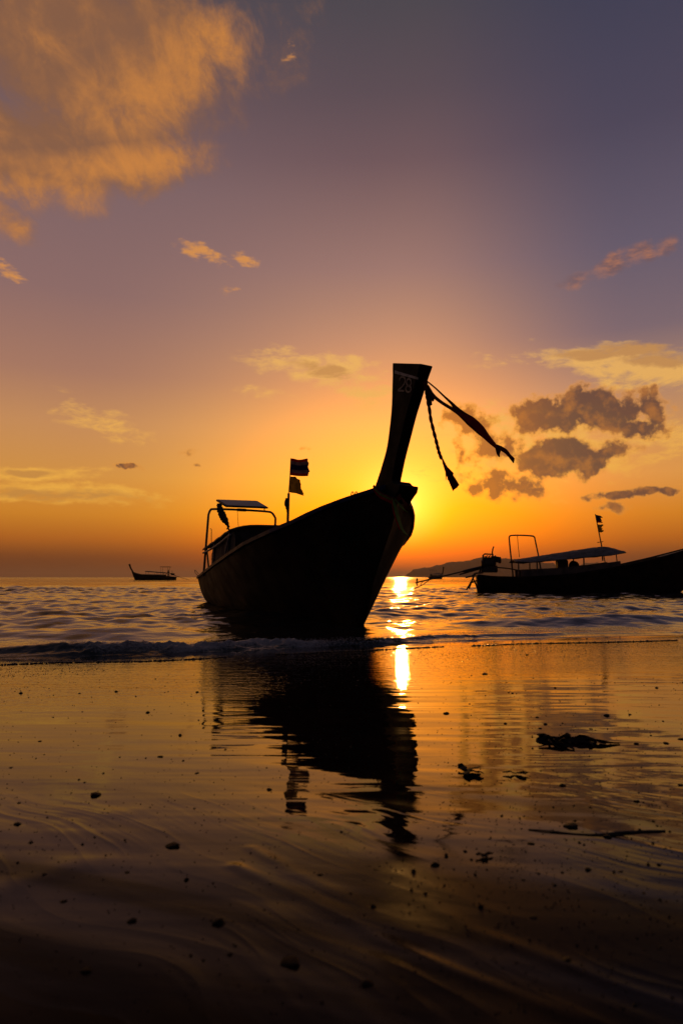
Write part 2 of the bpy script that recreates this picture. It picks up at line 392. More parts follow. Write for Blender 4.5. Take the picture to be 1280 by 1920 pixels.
# ------------------------------------------------------------------ shore
def shore_y(x):                                    # where the small breaker stands
    return 6.25 + 1.55 * np.tanh(np.asarray(x, float) / 3.4)
def sand_base(x, y):
    d = 6.13 - np.asarray(y, float) + 0 * np.asarray(x, float)      # >0 on the beach, falling to the sea
    q = np.clip(np.asarray(d, float) - 2.6, 0, 1.9); over = np.maximum(d - 4.5, 0)
    up = 0.0085 * d + 0.5 * (0.022 / 1.9) * q ** 2 + 0.022 * np.minimum(over, 20.0)
    return np.where(d > -1.6, up, -0.0085 * 1.6 + 0.05 * (d + 1.6)) - 0.004
def sand_z(x, y):
    x = np.asarray(x, float); y = np.asarray(y, float)
    z = sand_base(x, y)
    # run-off ridges slanting from the left far side to the right near side
    a = R(-24); xr = x * math.cos(a) - y * math.sin(a) * -1; 
    u = x * math.cos(a) + y * math.sin(a); v = -x * math.sin(a) + y * math.cos(a)
    near = np.clip((3.4 - y) / 2.4, 0, 1)
    z = z + near * (0.0042 * fbm(u * 0.55, v * 3.1, 3, 5, 0.42) + 0.0022 * fbm(u * 1.1 + 7, v * 7.0, 2, 9, 0.4))
    z = z + 0.0030 * fbm(x * 0.45, y * 0.9, 2, 21, 0.4) * np.clip(y / 2, 0.4, 1)
    mid = np.clip((y - 1.5) / 1.5, 0, 1)
    z = z + mid * 0.0008 * fbm(x * 0.9 + 0.25 * y, y * 5.0, 3, 33, 0.5)
    for pts, hh, sg in RILLS:
        dmin = np.full(np.broadcast(x, y).shape, 9.0)
        for (ax, ay), (bx, by) in zip(pts[:-1], pts[1:]):
            ll = (bx - ax) ** 2 + (by - ay) ** 2; q = np.clip(((x - ax) * (bx - ax) + (y - ay) * (by - ay)) / ll, 0, 1)
            dmin = np.minimum(dmin, np.hypot(x - ax - q * (bx - ax), y - ay - q * (by - ay)))
        z = z + hh * np.exp(-(dmin / sg) ** 2) * (0.7 + 1.1 * fbm(x * 5 + 1, y * 5, 3, 3))
    return z
def base_hit(px, py):
    r = ray(px, py); tt = 1.0
    for _ in range(6): tt += (float(sand_base(r[0] * tt, r[1] * tt)) - CAM_Z - r[2] * tt) / (r[2] - 0.02)
    return (r[0] * tt, r[1] * tt)
RILLS = [([base_hit(*q) for q in ((440, 1625), (520, 1660), (620, 1705), (720, 1762), (830, 1812), (980, 1870), (1100, 1915))], 0.0020, 0.012),
         ([base_hit(*q) for q in ((800, 1690), (880, 1742), (980, 1778), (1080, 1812), (1180, 1850), (1300, 1895))], 0.0023, 0.013),
         ([base_hit(*q) for q in ((470, 1590), (560, 1640), (680, 1695))], 0.0013, 0.011),
         ([base_hit(*q) for q in ((745, 1640), (830, 1672), (960, 1720))], 0.0013, 0.011),
         ([base_hit(*q) for q in ((-60, 1560), (120, 1535), (260, 1520))], 0.0018, 0.04),
         ([base_hit(*q) for q in ((-60, 1690), (150, 1620), (280, 1600), (420, 1650))], 0.0020, 0.05)]

def spaced(lo, hi, step, far_lo, far_hi, ratio):
    a = list(np.arange(lo, hi + 1e-6, step)); st = step; p = a[-1]
    while p < far_hi: st *= ratio; p += st; a.append(p)
    st = step; p = lo
    while p > far_lo: st *= ratio; p -= st; a.insert(0, p)
    return np.array(a)
gx = np.concatenate([spaced(-4.6, -1.2, 0.024, -220, -1.2, 1.25), np.arange(-1.188, 1.2, 0.010), spaced(1.2, 5.4, 0.024, 1.2, 220, 1.25)])
gx = np.unique(gx); gx = gx[np.concatenate([[True], np.diff(gx) > 0.004])]
gy = np.concatenate([spaced(0.4, 1.9, 0.008, -220, 1.9, 1.25), spaced(1.915, 7.6, 0.016, 1.915, 60, 1.25)])
gy = np.unique(gy); gy = gy[np.concatenate([[True], np.diff(gy) > 0.004])]
GX, GY = np.meshgrid(gx, gy)
GZ = sand_z(GX, GY)
GZ = np.where(GY < -1, np.minimum(GZ, 2.0), GZ); GZ = np.maximum(GZ, -1.5)
m, t, b = new_mat('wet_sand')
pos = t.n.new('ShaderNodeNewGeometry').outputs['Position']
px_, py_, pz_ = t.sep(pos)
f1, _ = t.noise(pos, 3.0, 5, 0.6); f2, _ = t.noise(pos, 420.0, 2, 0.65)
ca, sa = math.cos(R(-24)), math.sin(R(-24))
uu = t.m('ADD', t.m('MULTIPLY', px_, ca), t.m('MULTIPLY', py_, sa)); vv = t.m('SUBTRACT', t.m('MULTIPLY', py_, ca), t.m('MULTIPLY', px_, sa))
f3, _ = t.noise(t.xyz(t.m('MULTIPLY', uu, 0.5), t.m('MULTIPLY', vv, 3.0), 0.0), 1.6, 5, 0.55, 0.4)
t._in(b.inputs['Base Color'], t.mix(t.ss(f1, .3, .7), (0.013, 0.007, 0.005), (0.007, 0.004, 0.0035)))
nearf = t.ss(t.m('ADD', py_, t.m('MULTIPLY', t.m('SUBTRACT', f3, 0.5), 1.2)), 0.75, 1.75)
rough_near = t.ss(t.m('ADD', f3, t.m('MULTIPLY', t.m('SUBTRACT', f1, 0.5), 0.5)), 0.40, 0.58, 0.26, 0.07)
t._in(b.inputs['Roughness'], t.m('ADD', t.m('MULTIPLY', rough_near, t.m('SUBTRACT', 1.0, nearf)), t.m('MULTIPLY', nearf, t.ss(f3, .3, .7, 0.030, 0.012))))
b.inputs['IOR'].default_value = 1.34
near_dim = t.ss(t.m('ADD', py_, t.m('MULTIPLY', t.m('SUBTRACT', f3, 0.5), 2.2)), 0.75, 2.3)   # reflection weakened in patches towards the camera, a foreground darkening built into the sand
t._in(b.inputs['Specular IOR Level'], t.m('MULTIPLY_ADD', near_dim, 0.38, 0.03))
b.inputs['Specular Tint'].default_value = (1.0, 0.70, 0.42, 1)
# relief: long ripples lying across the view, fine grain, and the frothy speckle of the last swash
rip, _ = t.noise(t.xyz(t.m('ADD', t.m('MULTIPLY', px_, 0.9), t.m('MULTIPLY', py_, 0.5)), t.m('MULTIPLY', py_, 7.0), 0.0), 1.5, 1.5, 0.4, 0.3)
rip2, _ = t.noise(t.xyz(t.m('ADD', t.m('MULTIPLY', px_, 3.2), t.m('MULTIPLY', py_, 1.2)), t.m('MULTIPLY', py_, 22.0), 3.0), 1.3, 1.5, 0.5, 0.4)
cb_, sb_ = math.cos(R(-40)), math.sin(R(-40))
bend = t.m('MULTIPLY', t.m('SUBTRACT', t.noise(pos, 1.1, 2, 0.5)[0], 0.5), 0.55)
uf = t.m('ADD', t.m('MULTIPLY', px_, cb_), t.m('MULTIPLY', py_, sb_)); vf = t.m('ADD', t.m('SUBTRACT', t.m('MULTIPLY', py_, cb_), t.m('MULTIPLY', px_, sb_)), bend)
fan, _ = t.noise(t.xyz(t.m('MULTIPLY', uf, 0.9), t.m('MULTIPLY', vf, 6.5), 1.0), 1.0, 3, 0.5, 0.3)
fan2, _ = t.noise(t.xyz(t.m('MULTIPLY', uf, 2.4), t.m('MULTIPLY', vf, 20.0), 5.0), 1.0, 2, 0.5, 0.3)
ridge = t.m('POWER', t.m('SUBTRACT', 1.0, t.m('MULTIPLY', t.m('ABSOLUTE', t.m('SUBTRACT', fan, 0.5)), 4.0), None, True), 2.5)
patch_ = t.ss(t.noise(pos, 1.7, 2, 0.5)[0], 0.40, 0.62, 0.15, 1.0)
streaks = t.m('MULTIPLY', t.m('MULTIPLY', t.m('ADD', t.m('MULTIPLY', ridge, 0.0017), t.m('MULTIPLY', fan2, 0.0005)), patch_), t.ss(py_, 2.2, 1.0))
sh = t.m('SUBTRACT', py_, t.m('MULTIPLY', t.m('TANH', t.m('DIVIDE', px_, 3.4)), 1.55))     # distance along y relative to the shore curve
froth_zone = t.m('MULTIPLY', t.ss(sh, 3.1, 4.0), t.ss(sh, 6.0, 5.4))
spk, _ = t.noise(t.vm('MULTIPLY', pos, (0.5, 1.0, 1.0)), 26.0, 3, 0.65)
hgt = t.m('ADD', t.m('ADD', t.m('MULTIPLY', rip, 0.0015), t.m('MULTIPLY', rip2, 0.00020)), t.m('MULTIPLY', f2, t.m('ADD', 0.000005, t.m('MULTIPLY', t.m('SUBTRACT', 1.0, nearf), 0.00016))))
hgt = t.m('ADD', hgt, t.m('MULTIPLY', t.m('MULTIPLY', spk, froth_zone), 0.0022))
hgt = t.m('ADD', hgt, streaks)
bn = t.n.new('ShaderNodeBump'); bn.inputs['Strength'].default_value = 1.0; bn.inputs['Distance'].default_value = 1.0
t._in(bn.inputs['Height'], hgt); t.l.new(bn.outputs[0], b.inputs['Normal'])
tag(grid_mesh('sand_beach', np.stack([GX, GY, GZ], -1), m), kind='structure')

# ------------------------------------------------------------------ sea
rows = [0.0]; st = 0.012
while rows[-1] < 30: rows.append(rows[-1] + st); st = min(0.07, st * 1.006)
while rows[-1] < 25000: rows.append(rows[-1] + st); st *= 1.035
rows = np.array(rows); NC = 640
drow = np.gradient(rows)
vv_ = np.linspace(-1, 1, NC)
Yp = rows[:, None] - 0.28 + 0 * vv_[None]
X = vv_[None] * (0.66 * (Yp + 6.3) + 1.6)
blend = np.clip(1 - (Yp / 40.0), 0, 1)
Y = 6.25 + (shore_y(X) - 6.25) * blend + Yp
DY = np.maximum(drow[:, None] + 0 * X, np.abs(np.gradient(X, axis=1)))
rs = np.random.default_rng(3)
Z = np.zeros_like(X); 
lam = np.exp(rs.uniform(math.log(0.22), math.log(7.0), 90))
offsh = np.clip(Yp / 5.0, 0, 1) ** 1.2
patch = 0.75 + 0.9 * fbm(X * 0.12, Y * 0.10, 3, 77)
for L_ in lam:
    an = rs.normal(0, R(30)) if L_ > 1.2 else rs.normal(0, R(48)); k = 2 * math.pi / L_; ph = rs.uniform(0, 6.28)
    amp = (0.0029 if L_ > 1.2 else 0.0054) * L_ ** 0.82 * rs.uniform(0.5, 1.4)
    keep = np.clip((L_ / (2.6 * DY)) - 1.0, 0, 1)
    kx, ky = k * math.sin(an), k * math.cos(an)
    wob = 0.35 * L_ * fbm(X / (2.2 * L_ + .4), Y / (2.2 * L_ + .4), 2, int(L_ * 1000) % 97)
    th = kx * X + ky * (Y + wob) + ph
    s_ = np.sin(th)
    Z += keep * amp * (s_ + 0.25 * np.cos(2 * th)) * (0.25 + 0.75 * offsh) * patch
# two long swells rolling in, and the breaker at the edge
sw = lambda c, w, h, sd: h * np.exp(-((Y - (shore_y(X) + c + 0.6 * fbm(X * 0.3, X * 0 + sd, 2, sd))) / w) ** 2) * np.clip(0.55 + 1.3 * fbm(X * 0.35 + 3, Y * 0.2, 2, sd + 5), 0.1, 1.5)
Z += sw(1.7, 0.42, 0.085, 3) + sw(3.9, 0.55, 0.075, 11) + sw(7.0, 0.8, 0.07, 19)
yb = Yp - 0.34 * fbm(X * 0.8, X * 0, 3, 41) - 0.05 * fbm(X * 5.0, X * 0, 2, 43)
front = np.exp(-np.abs(yb / 0.10) ** 2); rear = np.exp(-np.abs(yb / 0.34) ** 1.7)
hb = np.where(yb < 0, front, rear) * (0.036 + 0.034 * fbm(X * 0.9 + 2, X * 0, 3, 51)) * np.clip(1.05 - 0.30 * (X - 0.2), 0.30, 1.25)
Z += hb
foam = np.clip(np.exp(-((yb + 0.02) / 0.15) ** 2) * (0.05 + 0.95 * np.exp(-((X + 0.8) / 1.25) ** 2) + 0.6 * fbm(X * 1.6, Y * 0 + 2, 2, 61)), 0, 1)
crumple = fbm(X * 13, Y * 13, 4, 71, 0.62)
Z += foam * 0.042 * np.clip(crumple + 0.1, -0.2, 1) 
Z += foam * 0.016 * fbm(X * 40, Y * 40, 2, 73, 0.6)
# the last run of water climbs the sand as a thin sheet, then dips under it
bed = sand_base(X, Y); run = np.clip((Yp + 0.30) / 0.5, 0, 1)
Z = np.where(Y < 9.0, np.maximum(Z, bed + 0.012 * run + np.clip(hb, 0, 1)), Z)
edge = np.clip((Yp + 0.28) / 0.10, 0, 1)
Z = np.where(edge < 1, Z * edge + (bed - 0.02) * (1 - edge), Z)
m, t, b = new_mat('sea_water')
geo = t.n.new('ShaderNodeNewGeometry').outputs['Position']
sx, sy, sz = t.sep(geo)
b.inputs['Base Color'].default_value = (0.012, 0.012, 0.011, 1)
b.inputs['IOR'].default_value = 1.333
far = t.ss(sy, 25.0, 500.0)
t._in(b.inputs['Roughness'], t.m('ADD', 0.06, t.m('MULTIPLY', far, 0.16)))
w1, _ = t.noise(t.vm('MULTIPLY', geo, (0.6, 1.0, 1.0)), 5.0, 4, 0.6); w2, _ = t.noise(t.vm('MULTIPLY', geo, (0.35, 1.0, 1.0)), 0.9, 4, 0.6)
bn = t.n.new('ShaderNodeBump'); bn.inputs['Strength'].default_value = 1.0; bn.inputs['Distance'].default_value = 1.0
t._in(bn.inputs['Height'], t.m('ADD', t.m('MULTIPLY', w1, t.m('ADD', 0.010, t.m('MULTIPLY', far, 0.012))), t.m('MULTIPLY', w2, t.ss(sy, 20.0, 90.0, 0.0, 0.11))))
t.l.new(bn.outputs[0], b.inputs['Normal'])
fa = t.n.new('ShaderNodeAttribute'); fa.attribute_name = 'foam'
fn, _ = t.noise(geo, 45.0, 4, 0.7)
fb = t.n.new('ShaderNodeBsdfDiffuse'); fb.inputs[0].default_value = (0.36, 0.34, 0.34, 1)
mx = t.n.new('ShaderNodeMixShader')
t._in(mx.inputs[0], t.m('MULTIPLY', t.ss(t.m('ADD', t.m('MULTIPLY', fa.outputs['Fac'], 0.9), t.m('SUBTRACT', fn, 0.5)), 0.38, 0.85), 0.6))
t.l.new(b.outputs[0], mx.inputs[1]); t.l.new(fb.outputs[0], mx.inputs[2])
t.l.new(mx.outputs[0], m.node_tree.nodes['Material Output'].inputs[0])
sea = tag(grid_mesh('sea', np.stack([X, Y, Z], -1), m), kind='structure')
at_ = sea.data.attributes.new('foam', 'FLOAT', 'POINT'); at_.data.foreach_set('value', foam.reshape(-1).astype(np.float32))
MAT['foam'] = paint('froth', (0.3, 0.29, 0.3), 0.5, 0.2, 60.0)

# ------------------------------------------------------------------ far hills
def hill(name, ridge, dist, depth, seed):
    # ridge: (px, py) along the crest; a solid hill whose two flanks fall to the water
    rp = np.array(ridge, float); n = 160
    xs = np.linspace(rp[0, 0], rp[-1, 0], n)
    hs = np.interp(xs, rp[:, 0], rp[:, 1])
    wx = (xs - 640) / FPX * dist; hz = np.maximum((1082 - hs) / FPX * dist, 0) + 0.5
    hz = hz * (1 + 0.10 * fbm(xs * 0.12, xs * 0, 3, seed)) + 3.0 * fbm(xs * 0.9, xs * 0, 2, seed + 1) * (hz > 12)
    prof = [(-1, -3), (-0.9, .1), (-0.6, .42), (-0.3, .78), (0, 1), (0.35, .7), (0.7, .35), (1, -3)]
    P = np.zeros((len(prof), n, 3))
    for i, (q, h) in enumerate(prof):
        P[i, :, 0] = wx + 25 * fbm(xs * 0.1 + i, xs * 0, 2, seed + 3); P[i, :, 1] = dist + q * depth * (0.35 + 0.65 * hz / hz.max())
        P[i, :, 2] = np.where(h < 0, -4, hz * h * (1 + (0.18 * fbm(xs * 0.2, xs * 0 + i * 3.1, 3, seed + 7) if 0 < h < 1 else 0)))
    m = paint(name + '_forest', (0.028, 0.034, 0.020), 0.9, 0.5, 0.02, spec=0.1)
    return tag(grid_mesh('hill', P, m), kind='structure')
hill('hill', [(763, 1083), (766, 1076), (775, 1069), (790, 1064), (805, 1064), (815, 1060), (828, 1058), (850, 1054), (870, 1052), (890, 1049), (905, 1047), (925, 1047), (950, 1047),
              (975, 1049), (1000, 1052), (1030, 1056), (1045, 1060), (1060, 1064), (1080, 1070), (1105, 1083)], 4200, 420, 3)
hill('hill_low', [(1040, 1083), (1055, 1070), (1075, 1061), (1100, 1056), (1130, 1055), (1165, 1058), (1200, 1062), (1260, 1064), (1330, 1066), (1400, 1072), (1440, 1083)], 5600, 420, 8)

# ------------------------------------------------------------------ the beached boat
PHI, ROLL = R(22), R(3.5)
S0 = plane_hit(682, 1172, np.array([0, 0, 0.]), np.array([0, 0, 1.]))
f_ = np.array([math.sin(PHI), -math.cos(PHI), 0]); r0_ = np.array([-math.cos(PHI), -math.sin(PHI), 0]); u0_ = np.array([0, 0, 1.])
r_ = r0_ * math.cos(ROLL) + u0_ * math.sin(ROLL); u_ = u0_ * math.cos(ROLL) - r0_ * math.sin(ROLL)
def loc(p): q = p - S0; return Vector((q @ f_, -(q @ r_), q @ u_))          # boat frame: x forward, y to port, z up
def onside(px, py, y): return loc(plane_hit(px, py, S0 - r_ * y, r_))       # y to port
def onstation(px, py, d): return loc(plane_hit(px, py, S0 + f_ * d, f_))
YAW = math.atan2(f_[1], f_[0])
def boat_root(name='longtail_boat'): return empty(name, tuple(S0), (-ROLL, 0, YAW))

def hull_parts(root, st, b_t, g_t, k_t, p_t, mats, rail_h=0.055, thick=0.045, nsec=15, deck_to=None, floor_z=None, thwarts=()):
    """st: stations from bow to stern (x forward). b half beam, g sheer, k keel height, p section power"""
    it = lambda tab, d: float(np.interp(-d, [-q[0] for q in tab], [q[1] for q in tab]))
    mb = MB(); n = len(st); out = []
    for off in (0.0, thick):
        V = []
        for d in st:
            b, g, k, p = it(b_t, d), it(g_t, d), it(k_t, d), it(p_t, d)
            bi = max(b - off, 0.004); ki = k + off * 1.2 if off else k
            sec = []
            for j in range(2 * nsec - 1):
                s = (j - (nsec - 1)) / (nsec - 1); tt = abs(s)
                y = bi * tt ** p; z = ki + (g - ki) * tt ** 1.0
                sec.append((d, math.copysign(y, s) if s else 0.0, z))
            V.append(sec)
        out.append(V)
    w = 2 * nsec - 1
    A = [q for s in out[0] for q in s]; B = [q for s in out[1] for q in s]; o = len(A)
    F = []
    for i in range(n - 1):
        for j in range(w - 1):
            F.append((i * w + j, i * w + j + 1, (i + 1) * w + j + 1, (i + 1) * w + j))
            F.append((o + i * w + j, o + (i + 1) * w + j, o + (i + 1) * w + j + 1, o + i * w + j + 1))
        for j in (0, w - 1):
            F.append((i * w + j, (i + 1) * w + j, o + (i + 1) * w + j, o + i * w + j))
    F.append(tuple((n - 1) * w + j for j in range(w))); F.append(tuple(o + (n - 1) * w + j for j in range(w - 1, -1, -1)))
    mb.add(A + B, F); hull = mb.build('hull', mats['hull'], root, smooth=True)
    for sgn in (-1, 1):
        rb = MB(); pts = []
        for d in st: pts.append(Vector((d, sgn * (it(b_t, d) - 0.008), it(g_t, d) - rail_h * 0.35)))
        vs = []
        for i, p in enumerate(pts):
            h = rail_h / 2
            for a, c in ((-0.03, -h), (0.028, -h), (0.028, h), (-0.03, h)): vs.append(p + Vector((0, sgn * a, c)))
        fs = [(i * 4 + k, i * 4 + (k + 1) % 4, i * 4 + 4 + (k + 1) % 4, i * 4 + 4 + k) for i in range(n - 1) for k in range(4)] + [(3, 2, 1, 0), tuple((n - 1) * 4 + k for k in range(4))]
        rb.add(vs, fs).build('gunwale_rail', mats['rail'], root)
    if deck_to is not None:
        ds = [d for d in st if d >= deck_to]; vs = []
        for d in ds:
            b, g = it(b_t, d) - 0.035, it(g_t, d) - 0.05
            for q in (-1, -0.5, 0, 0.5, 1): vs.append((d, max(b, 0.002) * q, g + 0.03 * (1 - q * q)))
        fs = [(i * 5 + j, i * 5 + j + 1, i * 5 + 6 + j, i * 5 + 5 + j) for i in range(len(ds) - 1) for j in range(4)]
        MB().add(vs, fs).build('foredeck', mats['wood'], root)
    if floor_z is not None:
        ds = [d for d in st if d <= (deck_to if deck_to is not None else 99)]; vs = []
        for d in ds:
            k, g, b, p = it(k_t, d), it(g_t, d), it(b_t, d), it(p_t, d)
            zz = max(floor_z, k + 0.1); tt = max((zz - k) / (g - k), 0.02); y = max((b - thick) * tt ** p - 0.01, 0.01)
            vs += [(d, -y, zz), (d, y, zz)]
        MB().add(vs, [(i * 2, i * 2 + 1, i * 2 + 3, i * 2 + 2) for i in range(len(ds) - 1)]).build('floor_boards', mats['wood'], root)
    for d in thwarts:
        b, g, k, p = it(b_t, d), it(g_t, d), it(k_t, d), it(p_t, d); z = g - 0.22
        y = (b - thick) * ((z - k) / (g - k)) ** p
        MB().box((d, 0, z), (0.24, 2 * y - 0.01, 0.035)).build('thwart', mats['wood'], root)
    return hull, it

boat = boat_root()
tag(boat, 'beached dark longtail boat with tall prow numbered 28, nearest the camera', 'boat', 'longtail boats')
ST = [0.80, 0.74, 0.66, 0.58, 0.5, 0.4, 0.3, 0.2, 0.1, 0, -0.12, -.25, -.5, -.75, -1, -1.5, -2, -2.5, -3, -3.5, -4, -4.5, -5, -5.5, -6, -6.5, -7, -7.5, -8.0]
B_T = [(.80, .035), (.74, .06), (.66, .11), (.58, .17), (.5, .235), (.4, .325), (.3, .41), (.2, .49), (.1, .56), (0, .625), (-.25, .75), (-.5, .85), (-1, 1.0), (-2, 1.1), (-3, 1.1), (-4.5, 1.0), (-6, .85), (-7.5, .70), (-8, .67)]
G_T = [(.8, 1.69), (.66, 1.66), (.58, 1.64), (.5, 1.61), (.3, 1.535), (.1, 1.46), (-.25, 1.345), (-.5, 1.265), (-1, 1.165), (-1.5, 1.10), (-2, 1.035), (-3, .91), (-4, .83), (-5, .76), (-6, .70), (-7, .64), (-8, .565)]
K_T = [(.80, 1.62), (.74, 1.36), (.66, 1.18), (.58, 1.07), (.5, .96), (.4, .83), (.3, .69), (.2, .54), (.1, .33), (0, 0.0), (-.12, -.12), (-.25, -.17), (-1, -.24), (-4, -.26), (-7, -.2), (-8, -.12)]
P_T = [(.8, 1.0), (0, 1.0), (-.5, .95), (-1, .85), (-2, .66), (-3, .52), (-5, .38), (-8, .28)]
hull, itab = hull_parts(boat, ST, B_T, G_T, K_T, P_T, dict(hull=MAT['hull'], rail=MAT['blue'], wood=MAT['wood']), deck_to=-1.5, floor_z=0.12, thwarts=(-2.2, -3.2, -4.2, -5.2, -6.2, -7.2))

# prow: a thick plank standing on the stem, sweeping up and forward
aft = [onside(x, y, -0.06) for x, y in [(738, 681), (736.5, 720), (735, 760), (731, 800), (725, 840), (716.5, 870), (709, 893), (700, 916), (688, 928)]]
fwd = [onside(x, y, 0.06) for x, y in [(808.5, 686), (798, 720), (789, 750), (780, 780), (770, 820), (760, 860), (754, 890), (752, 906), (757, 940)]]
aft = smooth_curve([tuple(p) for p in aft], 26); fwd = smooth_curve([tuple(p) for p in fwd], 26)
vs = []; 
for i in range(26):
    hw = 0.075 - 0.018 * i / 25
    if i < 2: hw += 0.004
    for p, s in ((aft[i], -1), (fwd[i], -1), (fwd[i], 1), (aft[i], 1)):
        vs.append((p[0], s * hw, p[2]))
fs = [(i * 4 + k, i * 4 + (k + 1) % 4, i * 4 + 4 + (k + 1) % 4, i * 4 + 4 + k) for i in range(25) for k in range(4)] + [(3, 2, 1, 0), (100, 101, 102, 103)]
prow = MB().add(vs, fs).build('prow', MAT['prow'], boat)
bv = prow.modifiers.new('bevel', 'BEVEL'); bv.width = 0.010; bv.segments = 2; bv.limit_method = 'ANGLE'
# worn white band and the number on the starboard face
FACE = -0.0775
def face_pt(px, py): q = onside(px, py, FACE); return Vector((q.x, FACE, q.z))
mb = MB(); L_, U_ = [], []
for k in range(9):
    q = k / 8
    L_.append(face_pt(740 + 44 * q, 700.5 + 11.5 * q)); U_.append(face_pt(740 + 44 * q, 694.5 + 13.0 * q))
vs = []
for a, c in zip(L_, U_): vs += [a, c, a + Vector((0, -0.004, 0)), c + Vector((0, -0.004, 0))]
fs = []
for i in range(8):
    o = i * 4
    fs += [(o + 2, o + 3, o + 7, o + 6), (o, o + 4, o + 5, o + 1), (o, o + 2, o + 6, o + 4), (o + 1, o + 5, o + 7, o + 3)]
fs += [(0, 1, 3, 2), (32, 34, 35, 33)]
mb.add(vs, fs).build('white_band', MAT['white'], prow)
def z4(pts): return [(700 + x * 0.15625, 660 + y * 0.15625) for x, y in pts]
two = z4([(312, 345), (322, 312), (347, 298), (370, 308), (380, 338), (370, 378), (340, 420), (300, 455), (298, 462), (330, 464), (366, 468)])
eight = z4([(424 + 28 * math.sin(a) , 365 - 43 * math.cos(a)) for a in np.linspace(math.pi, -math.pi, 17)]) + z4([(419 + 32 * math.sin(a), 444 - 37 * math.cos(a)) for a in np.linspace(0, 2 * math.pi, 17)])
mb = MB()
for dg in (two, eight):
    pts = smooth_curve([tuple(face_pt(*p)) for p in dg], 60)
    mb.strip([(p[0], FACE - 0.001, p[2]) for p in pts], 0.022, [tuple(Vector((pts[min(i + 1, 59)][0] - pts[max(i - 1, 0)][0], 0, pts[min(i + 1, 59)][2] - pts[max(i - 1, 0)][2])).cross(Vector((0, 1, 0)))) for i in range(60)], 0.003)
mb.build('number_marking', MAT['digit'], prow)
# collar block at the foot of the prow
cb = []
col_px = [(752, 903), (757, 909), (762, 910), (767, 911), (765, 922), (758, 932), (750, 945), (735, 940), (728, 915)]
o3 = [onside(x, y, 0.0) for x, y in col_px]
vs = [(p.x, -0.12, p.z) for p in o3] + [(p.x, 0.12, p.z) for p in o3]; n = len(o3)
fs = [tuple(range(n)), tuple(range(2 * n - 1, n - 1, -1))] + [(i, i + n, (i + 1) % n + n, (i + 1) % n) for i in range(n)]
cw = MB().add(vs, fs).build('stem_collar', MAT['prow'], boat)
bv = cw.modifiers.new('bevel', 'BEVEL'); bv.width = 0.012; bv.segments = 2; bv.limit_method = 'ANGLE'
# hooks on the foredeck edge
for hx in (660, 667):
    c = onside(hx, 931, -0.30); mb = MB()
    mb.tube([c + Vector((0.035 * math.cos(a), 0, 0.03 + 0.03 * math.sin(a))) for a in np.linspace(-1.3, 3.4, 12)] , 0.006, 6).build('hook', MAT['iron'], boat)

# arch frame with solar panel
d_a = -6.55
A = [onstation(x, y, d_a) for x, y in [(391, 1068), (391, 965), (394.5, 957), (402, 954.5), (450, 956), (498, 959), (510, 962), (516.5, 972), (517, 990)]]
A[0].z = itab(G_T, d_a) - 0.1; A[-1].z = A[-1].z - 0.9; A[0].x = A[-1].x = d_a; A[0].y = A[1].y
pts = [tuple(A[0])] + [tuple(p) for p in smooth_curve([tuple(p) for p in A[1:8]], 22)] + [tuple(A[-1])]
arch = MB().tube(pts, 0.024, 10).build('arch_frame', MAT['pipe'], boat, smooth=True)
MB().tube([onstation(445, 955.8, d_a), onstation(461, 956.5, d_a)], 0.033, 10).build('clamp_sleeve', MAT['iron'], arch)
c1, c2, c3, c4 = onstation(405.5, 938, d_a - 0.22), onstation(482, 940.5, d_a - 0.22), onstation(502.5, 952.5, d_a + 0.22), onstation(424, 949.5, d_a + 0.22)
sp = empty('solar_panel', (0, 0, 0)); sp.parent = boat
def slab(c, th, name, mat, parent, inset=0.0, lift=0.0):
    c = [Vector(q) for q in c]; cen = sum(c, Vector()) / 4; nrm = (c[1] - c[0]).cross(c[3] - c[0]).normalized()
    if nrm.z < 0: nrm = -nrm
    q = [p + (cen - p) * inset + nrm * lift for p in c]
    return MB().add([p - nrm * th / 2 for p in q] + [p + nrm * th / 2 for p in q], [(0, 1, 2, 3), (7, 6, 5, 4), (0, 4, 5, 1), (1, 5, 6, 2), (2, 6, 7, 3), (3, 7, 4, 0)]).build(name, mat, parent)
slab((c1, c2, c3, c4), 0.035, 'panel_frame', MAT['pipe'], sp)
gm, gt, gb = new_mat('solar_glass'); gb.inputs['Base Color'].default_value = (0.02, 0.02, 0.035, 1); gb.inputs['Roughness'].default_value = 0.15
slab((c1, c2, c3, c4), 0.006, 'cell_sheet', gm, sp, 0.06, 0.021)
MB().tube([onstation(495.5, 958, d_a), onstation(496, 951, d_a + 0.05)], 0.014, 6).build('panel_bracket', MAT['pipe'], sp)
MB().tube([onstation(412, 954, d_a), onstation(413, 944, d_a - 0.05)], 0.014, 6).build('panel_bracket', MAT['pipe'], sp)
MB().tube([onstation(445, 957, d_a), onstation(446, 972, d_a), onstation(447.5, 995, d_a)], 0.005, 5).build('hanging_cord', MAT['rope'], boat)
MB().tube([onstation(394, 991, d_a), onstation(396.5, 992, d_a), onstation(396.5, 1020, d_a)], 0.008, 6).build('side_hook', MAT['iron'], arch)

